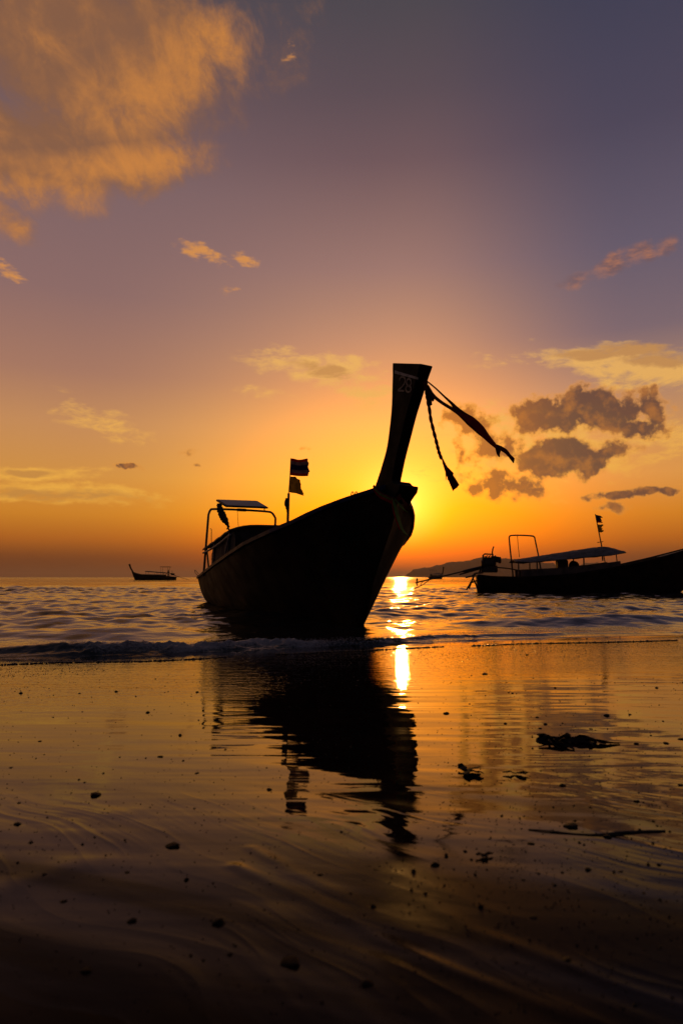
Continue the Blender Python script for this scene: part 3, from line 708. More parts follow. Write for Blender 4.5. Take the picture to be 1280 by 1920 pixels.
# canopy: arched roof on posts
d0, d1 = -6.6, -4.15
rows_ = []
NX, NYc = 14, 15
for i in range(NX):
    q = i / (NX - 1); d = d0 + (d1 - d0) * q
    ez = 1.13 + (1.395 - 1.13) * q
    rr_ = []
    for j in range(NYc):
        s = -1 + 2 * j / (NYc - 1)
        rr_.append((d + 0.02 * math.sin(j * 1.7), 0.86 * s, ez + 0.15 * (1 - abs(s) ** 2.2) + 0.008 * math.sin(i * 1.9 + j)))
    rows_.append(rr_)
vs = [p for r in rows_ for p in r]; m_ = len(vs); vs += [(p[0], p[1], p[2] - 0.03) for p in vs]
fs = []
for i in range(NX - 1):
    for j in range(NYc - 1):
        a = i * NYc + j; fs += [(a, a + 1, a + NYc + 1, a + NYc), (m_ + a, m_ + a + NYc, m_ + a + NYc + 1, m_ + a + 1)]
for i in range(NX - 1):
    for j in (0, NYc - 1): a = i * NYc + j; fs.append((a, a + NYc, a + NYc + m_, a + m_))
for j in range(NYc - 1):
    for i in (0, NX - 1): a = i * NYc + j; fs.append((a, a + 1, a + 1 + m_, a + m_))
roof = MB().add(vs, fs).build('canopy_roof', MAT['canvas'], boat, smooth=False)
MB().tube([(d0 + (d1 - d0) * q, -0.84, 1.045 + 0.25 * q + 0.035 * (2 * q - 1) ** 2 - 0.03) for q in np.linspace(0, 1, 12)], 0.02, 8).build('edge_tube', MAT['valance'], roof)
MB().tube([(d0 + (d1 - d0) * q, 0.84, 1.045 + 0.25 * q + 0.035 * (2 * q - 1) ** 2 - 0.03) for q in np.linspace(0, 1, 12)], 0.02, 8).build('edge_tube', MAT['valance'], roof)
for d in (d0 + 0.25, d0 + 1.0, d1 - 0.1):
    for s in (-1, 1):
        q = (d - d0) / (d1 - d0); g = itab(G_T, d)
        MB().tube([(d, s * (itab(B_T, d) - 0.1), g - 0.12), (d, s * 0.82, 1.13 + 0.26 * q)], 0.02, 8).build('canopy_post', MAT['pipe'], boat)
# rolled side curtain hanging inside the canopy
mb = MB(); 
for k in range(2):
    s = (-1, 1)[k]
    v = []
    for q in np.linspace(0.30, 1.12, 14):
        d = d0 + (d1 - d0) * q
        for zz in (0, 1):
            top = 1.12 + 0.26 * min(q, 1.0) - max(0, q - 1) * 1.6; v.append((d, s * (0.80 + 0.012 * math.sin(q * 40)), top if zz else itab(G_T, d) - 0.25))
    mb.add(v, [(i * 2, i * 2 + 1, i * 2 + 3, i * 2 + 2) for i in range(13)])
mb.build('side_curtain', MAT['black'], boat)
v = []
for q in np.linspace(-1, 1, 17):
    zt = 1.37 + 0.15 * (1 - abs(q) ** 2.2); v += [(d1 - 0.08 + 0.015 * math.sin(q * 30), 0.84 * q, zt), (d1 - 0.08 + 0.02 * math.sin(q * 26), 0.84 * q, 0.55)]
MB().add(v, [(i * 2, i * 2 + 1, i * 2 + 3, i * 2 + 2) for i in range(16)]).build('front_curtain', MAT['black'], boat)
# inner coaming along the near side
mb = MB()
mb.strip([(d, -(itab(B_T, d) - 0.10), itab(G_T, d) + 0.035) for d in np.linspace(-6.9, -3.6, 14)], 0.11, (0, 0, 1), 0.03)
mb.build('coaming', MAT['wood'], boat)
mb = MB(); c = onside(397.5, 1044, -0.8)
mb.tube([c + Vector((0.045 * math.sin(a) , 0, -0.065 * math.cos(a) * (1 if math.cos(a) > 0 else 1.3))) for a in np.linspace(0, 2 * math.pi, 14)], 0.005, 5, cap=False).build('rope_loop', MAT['rope'], boat)
mb = MB(); c = onside(372, 1078, -0.62); e = onside(366, 1071, -0.62)
dv = (e - c); nv = Vector((dv.z, 0, -dv.x)).normalized() * 0.03
mb.tube([c + nv, e + nv * 0.9, e + dv * 0.15, e - nv * 0.9, c - nv], 0.008, 6).build('stern_cleat', MAT['iron'], boat)

# flag pole with its flags
d_p = -3.2
p0, p1, p2 = onstation(542.8, 976, d_p), onstation(541.2, 925, d_p), onstation(545, 859, d_p)
p0.z -= 0.9
MB().tube([p0, p1], [0.026, 0.022], 8).build('flag_post', MAT['wood'], boat)
MB().tube([p1 - Vector((0, 0, 0.2)), p1, onstation(543.5, 893, d_p), p2], [0.008, 0.008, 0.007, 0.005], 6).build('flag_rod', MAT['pipe'], boat)
def boat_thing(name, parts_mb, mat, label, cat, group=None, smooth=False):
    o = parts_mb.build(name, mat, None, smooth); o.location = tuple(S0); o.rotation_euler = (-ROLL, 0, YAW); return tag(o, label, cat, group)
def flag(st, tl, bl, tr, br, stripes, fray, seed, nx=26, ny=20, d_w=0.07, pin=None):
    """cloth between four corner points; stripes = list of (fraction, material index)"""
    g = np.random.default_rng(seed); mb = MB(); tl, bl, tr, br = map(Vector, (tl, bl, tr, br))
    P = {}
    rag = np.interp(np.linspace(0, 1, ny + 1), np.linspace(0, 1, 8), 1 + fray * g.uniform(-1, 0.2, 8)) + fray * 0.35 * g.uniform(-1, 0.4, ny + 1)
    dwv = st
    for j in range(ny + 1):
        v = j / ny
        for i in range(nx + 1):
            u = i / nx; uu_ = u * (1 + (rag[j] - 1) * u ** 3)
            a = tl.lerp(bl, v); c = tr.lerp(br, v)
            p = a.lerp(c, uu_) + dwv * (d_w * uu_ * math.sin(uu_ * 7.5 + v * 1.6 + seed)) + Vector((0, 0, 0.018 * math.sin(uu_ * 6 + seed) * uu_))
            P[i, j] = p
    vs = [P[i, j] for j in range(ny + 1) for i in range(nx + 1)]; n = len(vs)
    nn = st.normalized() * 0.002
    allv = [p + nn for p in vs] + [p - nn for p in vs]; w = nx + 1
    for j in range(ny):
        v = (j + 0.5) / ny; mi = [q for fr, q in stripes if v <= fr][0]
        F = []
        for i in range(nx):
            a = j * w + i; F += [(a, a + 1, a + w + 1, a + w), (n + a, n + a + w, n + a + w + 1, n + a + 1)]
        for i in (0, nx): a = j * w + i; F.append((a, a + w, a + w + n, a + n))
        if j == 0: F += [(i, i + 1, i + 1 + n, i + n) for i in range(nx)]
        if j == ny - 1: F += [(ny * w + i, ny * w + i + 1, ny * w + i + 1 + n, ny * w + i + n) for i in range(nx)]
        o = 0 if not mb.v else None
        if o == 0: mb.v = [tuple(p) for p in allv]
        mb.f += F; mb.mi += [mi] * len(F)
    return mb
fx = Vector((1, 0, 0))
fm = flag(fx, onstation(544.6, 859.5, d_p), onstation(543.8, 891, d_p), onstation(579, 862, d_p), onstation(585, 894, d_p), [(0.17, 0), (0.34, 1), (0.66, 2), (0.83, 1), (1.0, 0)], 0.16, 2)
boat_thing('striped_flag', fm, [MAT['red'], MAT['flagwhite'], MAT['flagblue']], 'frayed red white and blue striped flag above the yellow flag on the near boat', 'flag', smooth=True)
fm = flag(fx, onstation(543.8, 893, d_p), onstation(542.4, 923, d_p), onstation(562, 897, d_p), onstation(570.5, 929, d_p), [(1.0, 0)], 0.10, 5, d_w=0.05)
boat_thing('yellow_flag', fm, MAT['yellow'], 'torn plain yellow flag under the striped flag on the near boat', 'flag', smooth=True)

def bundle(name, path, rad, mat, label, cat, seed, rg=1.0):
    g = np.random.default_rng(seed); mb = MB(); P = smooth_curve([tuple(p) for p in path], 18); r = np.interp(np.linspace(0, 1, 18), np.linspace(0, 1, len(rad)), rad)
    mb.tube(P, list(r * g.uniform(0.8, 1.2, 18)), 9)
    for k in range(7):
        i = g.integers(3, 17); q = Vector(P[i]); mb.strip([q, q + rg * Vector((g.uniform(-.05, .05), g.uniform(-.05, .05), -0.05)), q + rg * Vector((g.uniform(-.06, .06), g.uniform(-.05, .06), -0.12))], [0.05 * rg, 0.045 * rg, 0.03 * rg], (0, 1, 0.2))
    return boat_thing(name, mb, mat, label, cat)
bundle('cloth_bundle', [onstation(x, y, d_a + 0.05) for x, y in [(411, 944), (412, 953), (416, 964), (421, 974), (427, 984)]], [0.04, 0.07, 0.075, 0.07, 0.03], MAT['black'], 'black rag bundle hanging from the pipe arch under the solar panel', 'cloth', 4)
bundle('rag_roll', [onstation(x, y, d_p + 0.03) for x, y in [(537.5, 934), (537, 943), (538.5, 951), (539.5, 959), (539.5, 963)]], [0.02, 0.034, 0.034, 0.02, 0.008], MAT['black'], 'small dark rag roll tied to the flag post of the near boat', 'cloth', 9, 0.35)

# ribbons on the prow
mb = MB()
P = smooth_curve([tuple(onside(x, y, w)) for x, y, w in [(796, 716, 0.02), (800, 735, 0.05), (803, 757, .07), (808, 790, .08), (816, 822, .09), (822, 846, .10), (827, 860, .10)]], 70)
for k in range(2):
    mb.tube([Vector(p) + Vector((0.007 * math.cos(i * 0.6 + k * math.pi), 0.007 * math.sin(i * 0.6 + k * math.pi), 0)) for i, p in enumerate(P)], list(np.interp(np.linspace(0, 1, 70), [0, .25, .4, 1], [0.024, 0.020, 0.014, 0.014])), 6)
tas = Vector(P[-1])
for k, (x, y, w) in enumerate([(836, 896, 0.05), (840, 898, 0.04), (845, 894, 0.05), (849, 890, 0.035), (851, 918, 0.045), (858, 912, 0.04), (846, 905, 0.04), (854, 916, 0.04)]):
    e = onside(x, y, 0.06 + 0.012 * k); mid = tas.lerp(e, 0.5) + Vector((0.012 * math.sin(k * 2), 0.02 * math.cos(k), 0))
    mb.strip([tas + Vector((0, 0, 0.02)), tas.lerp(mid, .5), mid, mid.lerp(e, .5), e], [0.012, w * 0.5, w * 0.8, w, w * 1.1], (1, 0.15 * k - 0.5, 0.1))
for x, y in [(812, 752), (814, 748), (808, 760)]:
    a = onside(800, 724, 0.05); e = onside(x, y, 0.10); mb.strip([a, a.lerp(e, .5), e], [0.05, 0.05, 0.03], (1, 0.3, 0.3))
boat_thing('twisted_ribbon', mb, MAT['darkred'], 'twisted dark ribbon ending in a tassel, hanging from the prow top', 'ribbon')
mb = MB()
def rib(pts, w0, n=40, tw=0.0, mi=0):
    P = smooth_curve([tuple(onside(x, y, q)) for x, y, q in pts], n)
    sd = [(0.5 * math.sin(tw * i / n), 0.6 * math.cos(2.2 * i / n + tw), 0.8) for i in range(n)]
    mb.strip(P, list(np.interp(np.linspace(0, 1, n), np.linspace(0, 1, len(w0)), w0)), sd, 0.006, mi)
rib([(799, 714, .05), (815, 727, .08), (832, 743, .1), (846, 756, .12), (856, 767, .13), (875, 780, .14)], [.014, .016, .02, .03, .05, .05], mi=0)
rib([(798, 724, .05), (812, 742, .08), (828, 755, .10), (846, 766, .12), (862, 775, .13), (882, 790, .14), (900, 806, .16), (915, 822, .18), (930, 838, .2)], [.05, .04, .035, .035, .06, .10, .10, .07, .045], mi=0)
rib([(858, 772, .13), (882, 788, .12), (900, 804, .14), (914, 822, .16), (931, 839, .18)], [.03, .07, .075, .06, .04], mi=1)
rib([(928, 836, .19), (937, 840, .2), (947, 846, .21), (955, 855, .22), (963, 864, .23)], [.04, .045, .04, .03, .055], n=20)
rib([(930, 838, .19), (933, 845, .19), (936, 853, .19)], [.03, .04, .065], n=10)
boat_thing('streaming_ribbon', mb, [MAT['darkred'], MAT['red']], 'red and black ribbon streaming out in the wind from the prow top', 'ribbon')
# garland round the foot of the prow with two tails
g_pts = [(700, 914), (705, 921), (714, 929), (725, 934), (735, 938), (742, 937), (750, 930)]
def garl(pts, offs, w, mi, n=24, y_off=0.0):
    P = []
    for k, (x, y) in enumerate(pts): P.append(tuple(onside(x, y, offs[k] if hasattr(offs, '__len__') else offs)))
    P = smooth_curve(P, n); mb.strip(P, w, (0, -0.5, 1), 0.012, mi)
mb = MB()
go = [-0.20, -0.21, -0.22, -0.22, -0.20, -0.17, -0.13]
garl(g_pts, go, 0.045, 0); garl([(x, y + 4) for x, y in g_pts], [q - 0.01 for q in go], 0.03, 1); garl([(x + 1, y - 3) for x, y in g_pts], [q - 0.004 for q in go], 0.028, 2)
def tail(pts, offs, w, mi):
    P = smooth_curve([tuple(onside(x, y, q)) for (x, y), q in zip(pts, offs)], 20); mb.strip(P, w, (0.6, -0.8, 0.1), 0.008, mi)
tail([(738, 938), (742, 955), (747, 975), (752, 990), (761, 1003)], [-.21, -.24, -.27, -.29, -.30], 0.075, 0)
tail([(738, 940), (740, 958), (745, 975), (750, 988), (753, 997)], [-.215, -.25, -.28, -.30, -.31], 0.085, 1)
tail([(742, 937), (748, 945), (756, 955), (763, 960)], [-.18, -.17, -.15, -.12], 0.06, 0)
tail([(752, 933), (758, 942), (762, 952), (762, 960)], [-.12, -.10, -.06, -.02], 0.09, 2)
boat_thing('prow_garland', mb, [MAT['green'], MAT['red'], MAT['darkred']], 'green and red cloth garland tied round the foot of the prow', 'garland')

# ------------------------------------------------------------------ engine with long tail, used on the boats lying off
def engine(root, c, size, shaft_end, mats=MAT, detail=True):
    c = Vector(c); s = size
    en = empty('engine', (0, 0, 0)); en.parent = root
    MB().box(c, (0.62 * s, 0.42 * s, 0.40 * s)).build('engine_block', MAT['iron'], en)
    MB().box(c + Vector((0.30 * s, 0, 0.10 * s)), (0.34 * s, 0.36 * s, 0.28 * s), Matrix.Rotation(0.15, 3, 'Y')).build('radiator', MAT['iron'], en)
    if detail:
        MB().tube([c + Vector((-0.30 * s, 0, -0.16 * s)), c + Vector((-0.42 * s, 0, -0.16 * s))], 0.22 * s, 14).build('flywheel', MAT['iron'], en)
        MB().tube([c + Vector((0.42 * s, -0.08 * s, 0.06 * s)), c + Vector((0.55 * s, -0.08 * s, 0.06 * s))], 0.15 * s, 12).build('air_filter', MAT['iron'], en)
        for yy in (-0.2, 0.2):
            MB().tube([c + Vector((-0.34 * s, yy * s, -0.2 * s)), c + Vector((-0.30 * s, yy * s, 0.30 * s)), c + Vector((-0.24 * s, yy * s, 0.36 * s)), c + Vector((0.16 * s, yy * s, 0.34 * s)), c + Vector((0.18 * s, yy * s, 0.1 * s))], 0.028 * s, 6).build('carry_frame', MAT['iron'], en)
        MB().tube([c + Vector((-0.52 * s, 0, -0.55 * s)), c + Vector((-0.30 * s, 0.0, -0.1 * s)), c + Vector((-0.18 * s, 0, 0.25 * s))], 0.05 * s, 6).build('strut', MAT['iron'], en)
        MB().box(c + Vector((-0.02 * s, 0, -0.36 * s)), (0.80 * s, 0.30 * s, 0.34 * s)).build('mount', MAT['iron'], en)
        for k in range(4):
            MB().tube([c + Vector((-0.2 * s + 0.13 * k * s, -0.19 * s, 0.1 * s)), c + Vector((-0.18 * s + 0.13 * k * s, -0.26 * s, 0.22 * s)), c + Vector((-0.1 * s + 0.13 * k * s, -0.1 * s, 0.27 * s))], 0.03 * s, 6).build('hose', MAT['iron'], en)
    MB().tube([c + Vector((0.16 * s, 0.05 * s, 0.15 * s)), c + Vector((0.15 * s, 0.05 * s, 0.42 * s)), c + Vector((0.18 * s, 0.05 * s, 0.60 * s)), c + Vector((0.23 * s, 0.05 * s, 0.72 * s))], 0.035 * s, 7).build('exhaust_pipe', MAT['iron'], en)
    MB().tube([c + Vector((0.3 * s, 0, -0.28 * s)), c + Vector((0.9 * s, 0, -0.33 * s)), c + Vector((1.5 * s, 0, -0.44 * s))], 0.03 * s, 6).build('tiller', MAT['iron'], en)
    e = Vector(shaft_end); a = c + Vector((-0.3 * s, 0, -0.24 * s)); ax = (e - a).normalized()
    sh = empty('tail_shaft', (0, 0, 0)); sh.parent = root
    MB().tube([a, a.lerp(e, 0.3), a.lerp(e, 0.32), e], [0.06 * s, 0.058 * s, 0.036 * s, 0.032 * s], 8).build('shaft_tube', MAT['iron'], sh)
    if detail:
        mb = MB()
        for k in range(3):
            an = 2 * math.pi * k / 3; uz = Vector((0, math.cos(an), math.sin(an))); uy = ax.cross(uz)
            mb.strip([e + uz * 0.02, e + uz * 0.08 + ax * 0.01, e + uz * 0.17 - ax * 0.02], [0.05, 0.12, 0.09], tuple(uy + ax * 0.5), 0.008)
        mb.tube([e - ax * 0.05, e + ax * 0.07], [0.035, 0.02], 8); mb.build('propeller', MAT['iron'], sh)
        MB().tube([e - ax * 0.55, e - ax * 0.25 + Vector((0, 0, -0.14)), e + ax * 0.12 + Vector((0, 0, -0.22))], 0.016, 6).build('skeg', MAT['iron'], sh)
        MB().tube([e - ax * 0.22 + Vector((0, 0, -0.02)), e - ax * 0.12 + Vector((0, 0, -0.17))], 0.012, 6).build('skeg_brace', MAT['iron'], sh)
        MB().tube([a.lerp(e, 0.02) + Vector((0, 0, -.05)), a.lerp(e, 0.36) + Vector((0, 0, -.09))], 0.03, 6).build('support_tube', MAT['iron'], sh)
    return en

# ------------------------------------------------------------------ second boat, lying off on the right
PXM = 48.8
b2 = empty('longtail_boat', (0, 0, 0), (R(0.0), 0, R(-6)))
D2 = FPX / PXM
b2.location = ((893 - 640) / PXM, D2, 0)
b2.scale = (0.955, 1, 1)
tag(b2, 'dark longtail boat with pale canopy, cut off by the right frame edge', 'boat', 'longtail boats')
def q2(px, py, y=0.0): return Vector(((px - 893) / PXM * 1.0, y, (1082 - py) / PXM + CAM_Z))
ST2 = [8.75, 8.6, 8.4, 8.2, 8.0, 7.7, 7.4, 7, 6.5, 6, 5.5, 5, 4.5, 4, 3.5, 3, 2.5, 2, 1.5, 1, .5, 0.2, 0]
B2 = [(8.75, .04), (8.4, .2), (8.0, .42), (7.4, .66), (6.5, .84), (5, .92), (3, .9), (1.5, .8), (0, .62)]
G2 = [(8.75, 1.86), (8.4, 1.76), (7.93, 1.62), (7, 1.37), (6.1, 1.16), (5.27, 1.0), (4.3, .83), (3.42, .70), (1.54, .60), (0.5, .63), (0, .69)]
K2 = [(8.75, 1.75), (8.5, 1.0), (8.2, .5), (7.9, .1), (7.5, -.12), (6.5, -.2), (3, -.25), (.5, -.15), (0, -.02)]
P2 = [(8.75, 1), (8, .9), (7, .7), (5, .5), (0, .4)]
hull_parts(b2, ST2, B2, G2, K2, P2, dict(hull=MAT['hull'], rail=MAT['hull'], wood=MAT['wood']), deck_to=6.6, floor_z=0.15, thwarts=(2, 3, 4, 5, 6))
mb = MB(); aftp = smooth_curve([(8.35, 0, 1.75), (8.62, 0, 2.0), (8.78, 0, 2.5), (8.85, 0, 3.1)], 14); fwp = smooth_curve([(8.78, 0, 1.75), (8.95, 0, 2.05), (9.15, 0, 2.5), (9.42, 0, 3.0)], 14)
vs = []
for a, c in zip(aftp, fwp): vs += [(a[0], -.06, a[2]), (c[0], -.06, c[2]), (c[0], .06, c[2]), (a[0], .06, a[2])]
mb.add(vs, [(i * 4 + k, i * 4 + (k + 1) % 4, i * 4 + 4 + (k + 1) % 4, i * 4 + 4 + k) for i in range(13) for k in range(4)] + [(3, 2, 1, 0), (52, 53, 54, 55)]).build('prow', MAT['prow'], b2)
for s in (-1, 1):
    MB().strip([(x, s * (np.interp(x, [1.6, 3, 5.3], [.74, .82, .84])), np.interp(x, [1.6, 3, 4.5, 5.3], [.74, .80, .94, 1.05])) for x in np.linspace(1.6, 5.3, 12)], 0.26, (0, 0, 1), 0.03).build('side_screen', MAT['wood'], b2)
rows_ = []; NX, NYc = 22, 13
for i in range(NX):
    q = i / (NX - 1); x = 1.38 + (5.5 - 1.38) * q
    ridge_z = np.interp(x, [1.38, 3.0, 4.2, 4.9, 5.2, 5.5], [1.24, 1.48, 1.66, 1.745, 1.70, 1.58]); edge_z = np.interp(x, [1.38, 2.0, 3.95, 5.16, 5.5], [1.17, 1.15, 1.32, 1.42, 1.50])
    for j in range(NYc):
        s = -1 + 2 * j / (NYc - 1)
        rows_.append((x, 0.88 * s, edge_z + (ridge_z - edge_z) * (1 - abs(s) ** 2.0) + 0.012 * math.sin(i * 1.7 + j * 2.1)))
vs = rows_; m_ = len(vs); vs = vs + [(p[0], p[1], p[2] - 0.03) for p in vs]; fs = []
for i in range(NX - 1):
    for j in range(NYc - 1):
        a = i * NYc + j; fs += [(a, a + 1, a + NYc + 1, a + NYc), (m_ + a, m_ + a + NYc, m_ + a + NYc + 1, m_ + a + 1)]
    for j in (0, NYc - 1): a = i * NYc + j; fs.append((a, a + NYc, a + NYc + m_, a + m_))
for j in range(NYc - 1):
    for i in (0, NX - 1): a = i * NYc + j; fs.append((a, a + 1, a + 1 + m_, a + m_))
MB().add(vs, fs).build('canopy_roof', MAT['tarp'], b2)
for x in (1.5, 2.2, 3.95, 5.15):
    for s in (-1, 1):
        ez = float(np.interp(x, [1.38, 2.0, 3.95, 5.16, 5.5], [1.17, 1.15, 1.32, 1.42, 1.50])) + 0.02
        MB().tube([(x + (0.06 if x > 5 else 0), s * 0.76, 0.55 if x < 4.5 else .9), (x, s * 0.82, ez)], 0.028 if x < 5 else 0.02, 7).build('canopy_post', MAT['pipe'], b2)
MB().box((3.35 - 0.0, 0.2, 1.0), (0.4, 0.5, 0.5)).build('centre_box', MAT['wood'], b2)
arch2 = smooth_curve([tuple(q2(954, 1040, -.55)), tuple(q2(952, 1012, -.55)), tuple(q2(953.5, 1007.5, -.53)), tuple(q2(958, 1006, -.5)), tuple(q2(980, 1004.5, 0)), tuple(q2(1003, 1004.5, .45)), tuple(q2(1008.5, 1006.5, .53)), tuple(q2(1010, 1012, .55)), tuple(q2(1016, 1042, .58))], 40)
MB().tube([tuple(q2(958, 1086, -.55))] + [tuple(p) for p in arch2] + [tuple(q2(1020, 1070, .58))], 0.03, 8).build('arch_frame', MAT['pipe'], b2, smooth=True)
MB().tube([q2(970, 1005.5, -.2), q2(971, 1025, -.2), q2(973, 1046, -.2)], 0.012, 5).build('hanging_cord', MAT['rope'], b2)
engine(b2, q2(917, 1053), 0.80, q2(776, 1092))
# splash frame over the transom
mb = MB()
for a, c in (((889, 1075), (871, 1106)), ((893, 1082), (899, 1106)), ((889, 1075), (904, 1074)), ((878, 1093), (898, 1086)), ((884, 1084), (893, 1106)), ((870, 1083), (889, 1078))):
    mb.tube([q2(*a, -.1), q2((a[0] + c[0]) / 2 + 1, (a[1] + c[1]) / 2, -.1), q2(*c, -.12)], 0.03, 6)
for a, c in (((889, 1075), (878, 1104)), ((893, 1082), (903, 1104))): mb.tube([q2(*a, .3), q2(*c, .3)], 0.03, 6)
mb.build('stern_frame', MAT['iron'], b2)
pole2 = MB().tube([q2(1131, 1052, 0), q2(1130, 1026, 0), q2(1120, 966, 0)], [0.03, 0.026, 0.016], 7).build('flag_pole', MAT['wood'], b2)
MB().tube([q2(1122, 1018.5), q2(1133, 1017)], 0.014, 6).build('cross_bar', MAT['wood'], pole2)
def thing2(name, mb, mat, label, cat):
    o = mb.build(name, mat, None, True); o.location = b2.location; o.rotation_euler = b2.rotation_euler; o.scale = b2.scale; return tag(o, label, cat)
fy = Vector((0, 1, 0))
thing2('tattered_flag', flag(fy, q2(1120.2, 967), q2(1122.6, 982), q2(1135, 971), q2(1136, 983), [(.8, 0), (1, 1)], 0.5, 12, nx=14, ny=14, d_w=0.06), [MAT['flagblue'], MAT['red']], 'tattered dark flag at the top of the right boat pole', 'flag')
thing2('ragged_flag', flag(fy, q2(1123, 985), q2(1125.5, 1000), q2(1134, 986), q2(1135, 999.5), [(1, 0)], 0.35, 15, nx=14, ny=14, d_w=0.06), MAT['yellow'], 'ragged yellowish flag, lower one on the right boat pole', 'flag')
# cargo sack under its canopy
mb = MB(); 
bm = bmesh.new(); bmesh.ops.create_icosphere(bm, subdivisions=3, radius=0.2)
for v in bm.verts: v.co *= 1 + 0.22 * float(vnoise(np.array([v.co.x * 7 + v.co.z * 3]), np.array([v.co.y * 7 + 2]), 4)[0]); v.co.z *= 0.9
mb.add([v.co + q2(1077, 1061) for v in bm.verts], [tuple(v.index for v in f.verts) for f in bm.faces]); bm.free()
thing2('cargo_sack', mb, MAT['black'], 'dark rounded sack piled under the right boat canopy', 'sack')

# ------------------------------------------------------------------ boats far out
def far_boat(loc_, yaw, prow_top, label, roof=True, small_roof=True, with_engine=True, sx=1.0):
    b = empty('longtail_boat', loc_, (0, 0, yaw)); tag(b, label, 'boat', 'longtail boats')
    stn = [4.6, 4.3, 4.0, 3.6, 3, 2, 1, 0, -1, -2, -3, -4, -4.5]
    Bt = [(4.6, .05), (4, .35), (3, .7), (1, .9), (-2, .85), (-4.5, .6)]; Gt = [(4.6, 1.75), (4, 1.5), (3, 1.2), (2, 1.05), (0, .92), (-3, .75), (-4.5, .62)]
    Kt = [(4.6, 1.6), (4.3, .8), (4.0, .1), (3.6, -.15), (0, -.25), (-4.5, -.05)]; Pt = [(4.6, 1), (3.5, .8), (1, .5), (-4.5, .4)]
    hull_parts(b, stn, Bt, Gt, Kt, Pt, dict(hull=MAT['hull'], rail=MAT['hull'], wood=MAT['wood']), deck_to=2.5, floor_z=0.1, nsec=8)
    MB().tube([(4.25, 0, 1.4), (4.55, 0, 1.9), (4.9, 0, 2.5), (5.15, 0, prow_top)], [.2, .16, .16, .2], 6).build('prow', MAT['prow'], b)
    if roof:
        vs = []
        for x in np.linspace(-2.4, 1.6, 8):
            for s in np.linspace(-1, 1, 7): vs.append((x, .8 * s, 1.52 + 0.085 * (x + 2.4) - .12 * s * s))
        n = len(vs); vs += [(p[0], p[1], p[2] - .07) for p in vs]
        fs = []
        for i in range(7):
            for j in range(6): a = i * 7 + j; fs += [(a, a + 1, a + 8, a + 7), (n + a, n + a + 7, n + a + 8, n + a + 1)]
            for j in (0, 6): a = i * 7 + j; fs.append((a, a + 7, a + 7 + n, a + n))
        for j in range(6):
            for i in (0, 7): a = i * 7 + j; fs.append((a, a + 1, a + 1 + n, a + n))
        MB().add(vs, fs).build('canopy_roof', MAT['canvas'], b)
        for x in (-2.2, -0.4, 1.4):
            for s in (-1, 1): MB().tube([(x, s * .72, .75), (x, s * .72, 1.46 + 0.085 * (x + 2.4))], .035, 5).build('canopy_post', MAT['pipe'], b)
        for s in (-1, 1): MB().strip([(x, s * .74, .98 + 0.02 * x) for x in np.linspace(-2.3, 2.2, 6)], 0.3, (0, 0, 1), .04).build('side_screen', MAT['wood'], b)
    if small_roof:
        slab((Vector((-3.3, -.7, 2.62)), Vector((-1.4, -.7, 2.62)), Vector((-1.4, .7, 2.66)), Vector((-3.3, .7, 2.66))), .07, 'sun_panel', MAT['canvas'], b)
        for x in (-3.0, -1.5):
            for s in (-1, 1): MB().tube([(x - (0.1 if x > -2 else 0), s * .6, .7), (x, s * .6, 2.6)], .025, 5).build('panel_post', MAT['pipe'], b)
    if with_engine: engine(b, (-3.9, 0, 1.15), 1.0, (-7.3, 0, -0.02), detail=False)
    return b
PF = 9.26; DF = FPX / PF
bl = far_boat(((290.5 - 640) / PF, DF, 0), R(180 - 4), 3.2, 'small dark longtail boat far out on the left near the horizon, person aboard')
far_boat(((817 - 640) / 6.4, 200, 0), R(58), 3.6, 'tiny distant boat beneath the headland, seen beyond the right boat propeller shaft', roof=True, small_roof=True, with_engine=True)

# person standing at the tiller of the far boat: one skinned body
def person(loc_, h, yaw):
    J = dict(pel=(0, 0, .52), wai=(0, 0, .62), che=(0, 0, .74), nek=(0, 0, .85), hea=(.01, 0, .90), top=(.01, 0, .985),
             ls=(0, .10, .80), le=(.04, .15, .66), lw=(.14, .13, .58), lh=(.18, .12, .57), rs=(0, -.10, .80), re=(-.06, -.15, .67), rw=(-.12, -.13, .55), rh=(-.14, -.12, .51),
             lk=(.02, .06, .28), la=(0, .065, .03), lt=(.09, .07, .01), rk=(0, -.055, .28), ra=(-.03, -.06, .03), rt=(.06, -.065, .01), lp=(0, .05, .49), rp=(0, -.05, .49))
    Rr = dict(pel=.075, wai=.065, che=.085, nek=.032, hea=.055, top=.045, ls=.045, le=.03, lw=.022, lh=.025, rs=.045, re=.03, rw=.022, rh=.025, lk=.042, la=.028, lt=.022, rk=.042, ra=.028, rt=.022, lp=.06, rp=.06)
    E = 'pel-wai wai-che che-nek nek-hea hea-top che-ls ls-le le-lw lw-lh che-rs rs-re re-rw rw-rh pel-lp lp-lk lk-la la-lt pel-rp rp-rk rk-ra ra-rt'.split()
    ks = list(J); me = bpy.data.meshes.new('person'); me.from_pydata([tuple(c * h for c in J[k]) for k in ks], [tuple(ks.index(q) for q in e.split('-')) for e in E], [])
    o = bpy.data.objects.new('person', me); COL.objects.link(o); o.location = loc_; o.rotation_euler = (0, 0, yaw)
    sk = o.modifiers.new('skin', 'SKIN')
    for i, k in enumerate(ks): me.skin_vertices[0].data[i].radius = (Rr[k] * h,) * 2
    me.skin_vertices[0].data[0].use_root = True
    o.modifiers.new('sub', 'SUBSURF').levels = 1; me.materials.append(MAT['skin'])
    return tag(o, 'person standing in the far left boat beside its engine', 'person')
cpos = bl.matrix_basis @ Vector((-2.95, -0.1, 0.12)) if False else Matrix.Translation(bl.location) @ Matrix.Rotation(bl.rotation_euler.z, 4, 'Z') @ Vector((-2.9, -0.1, 0.12))
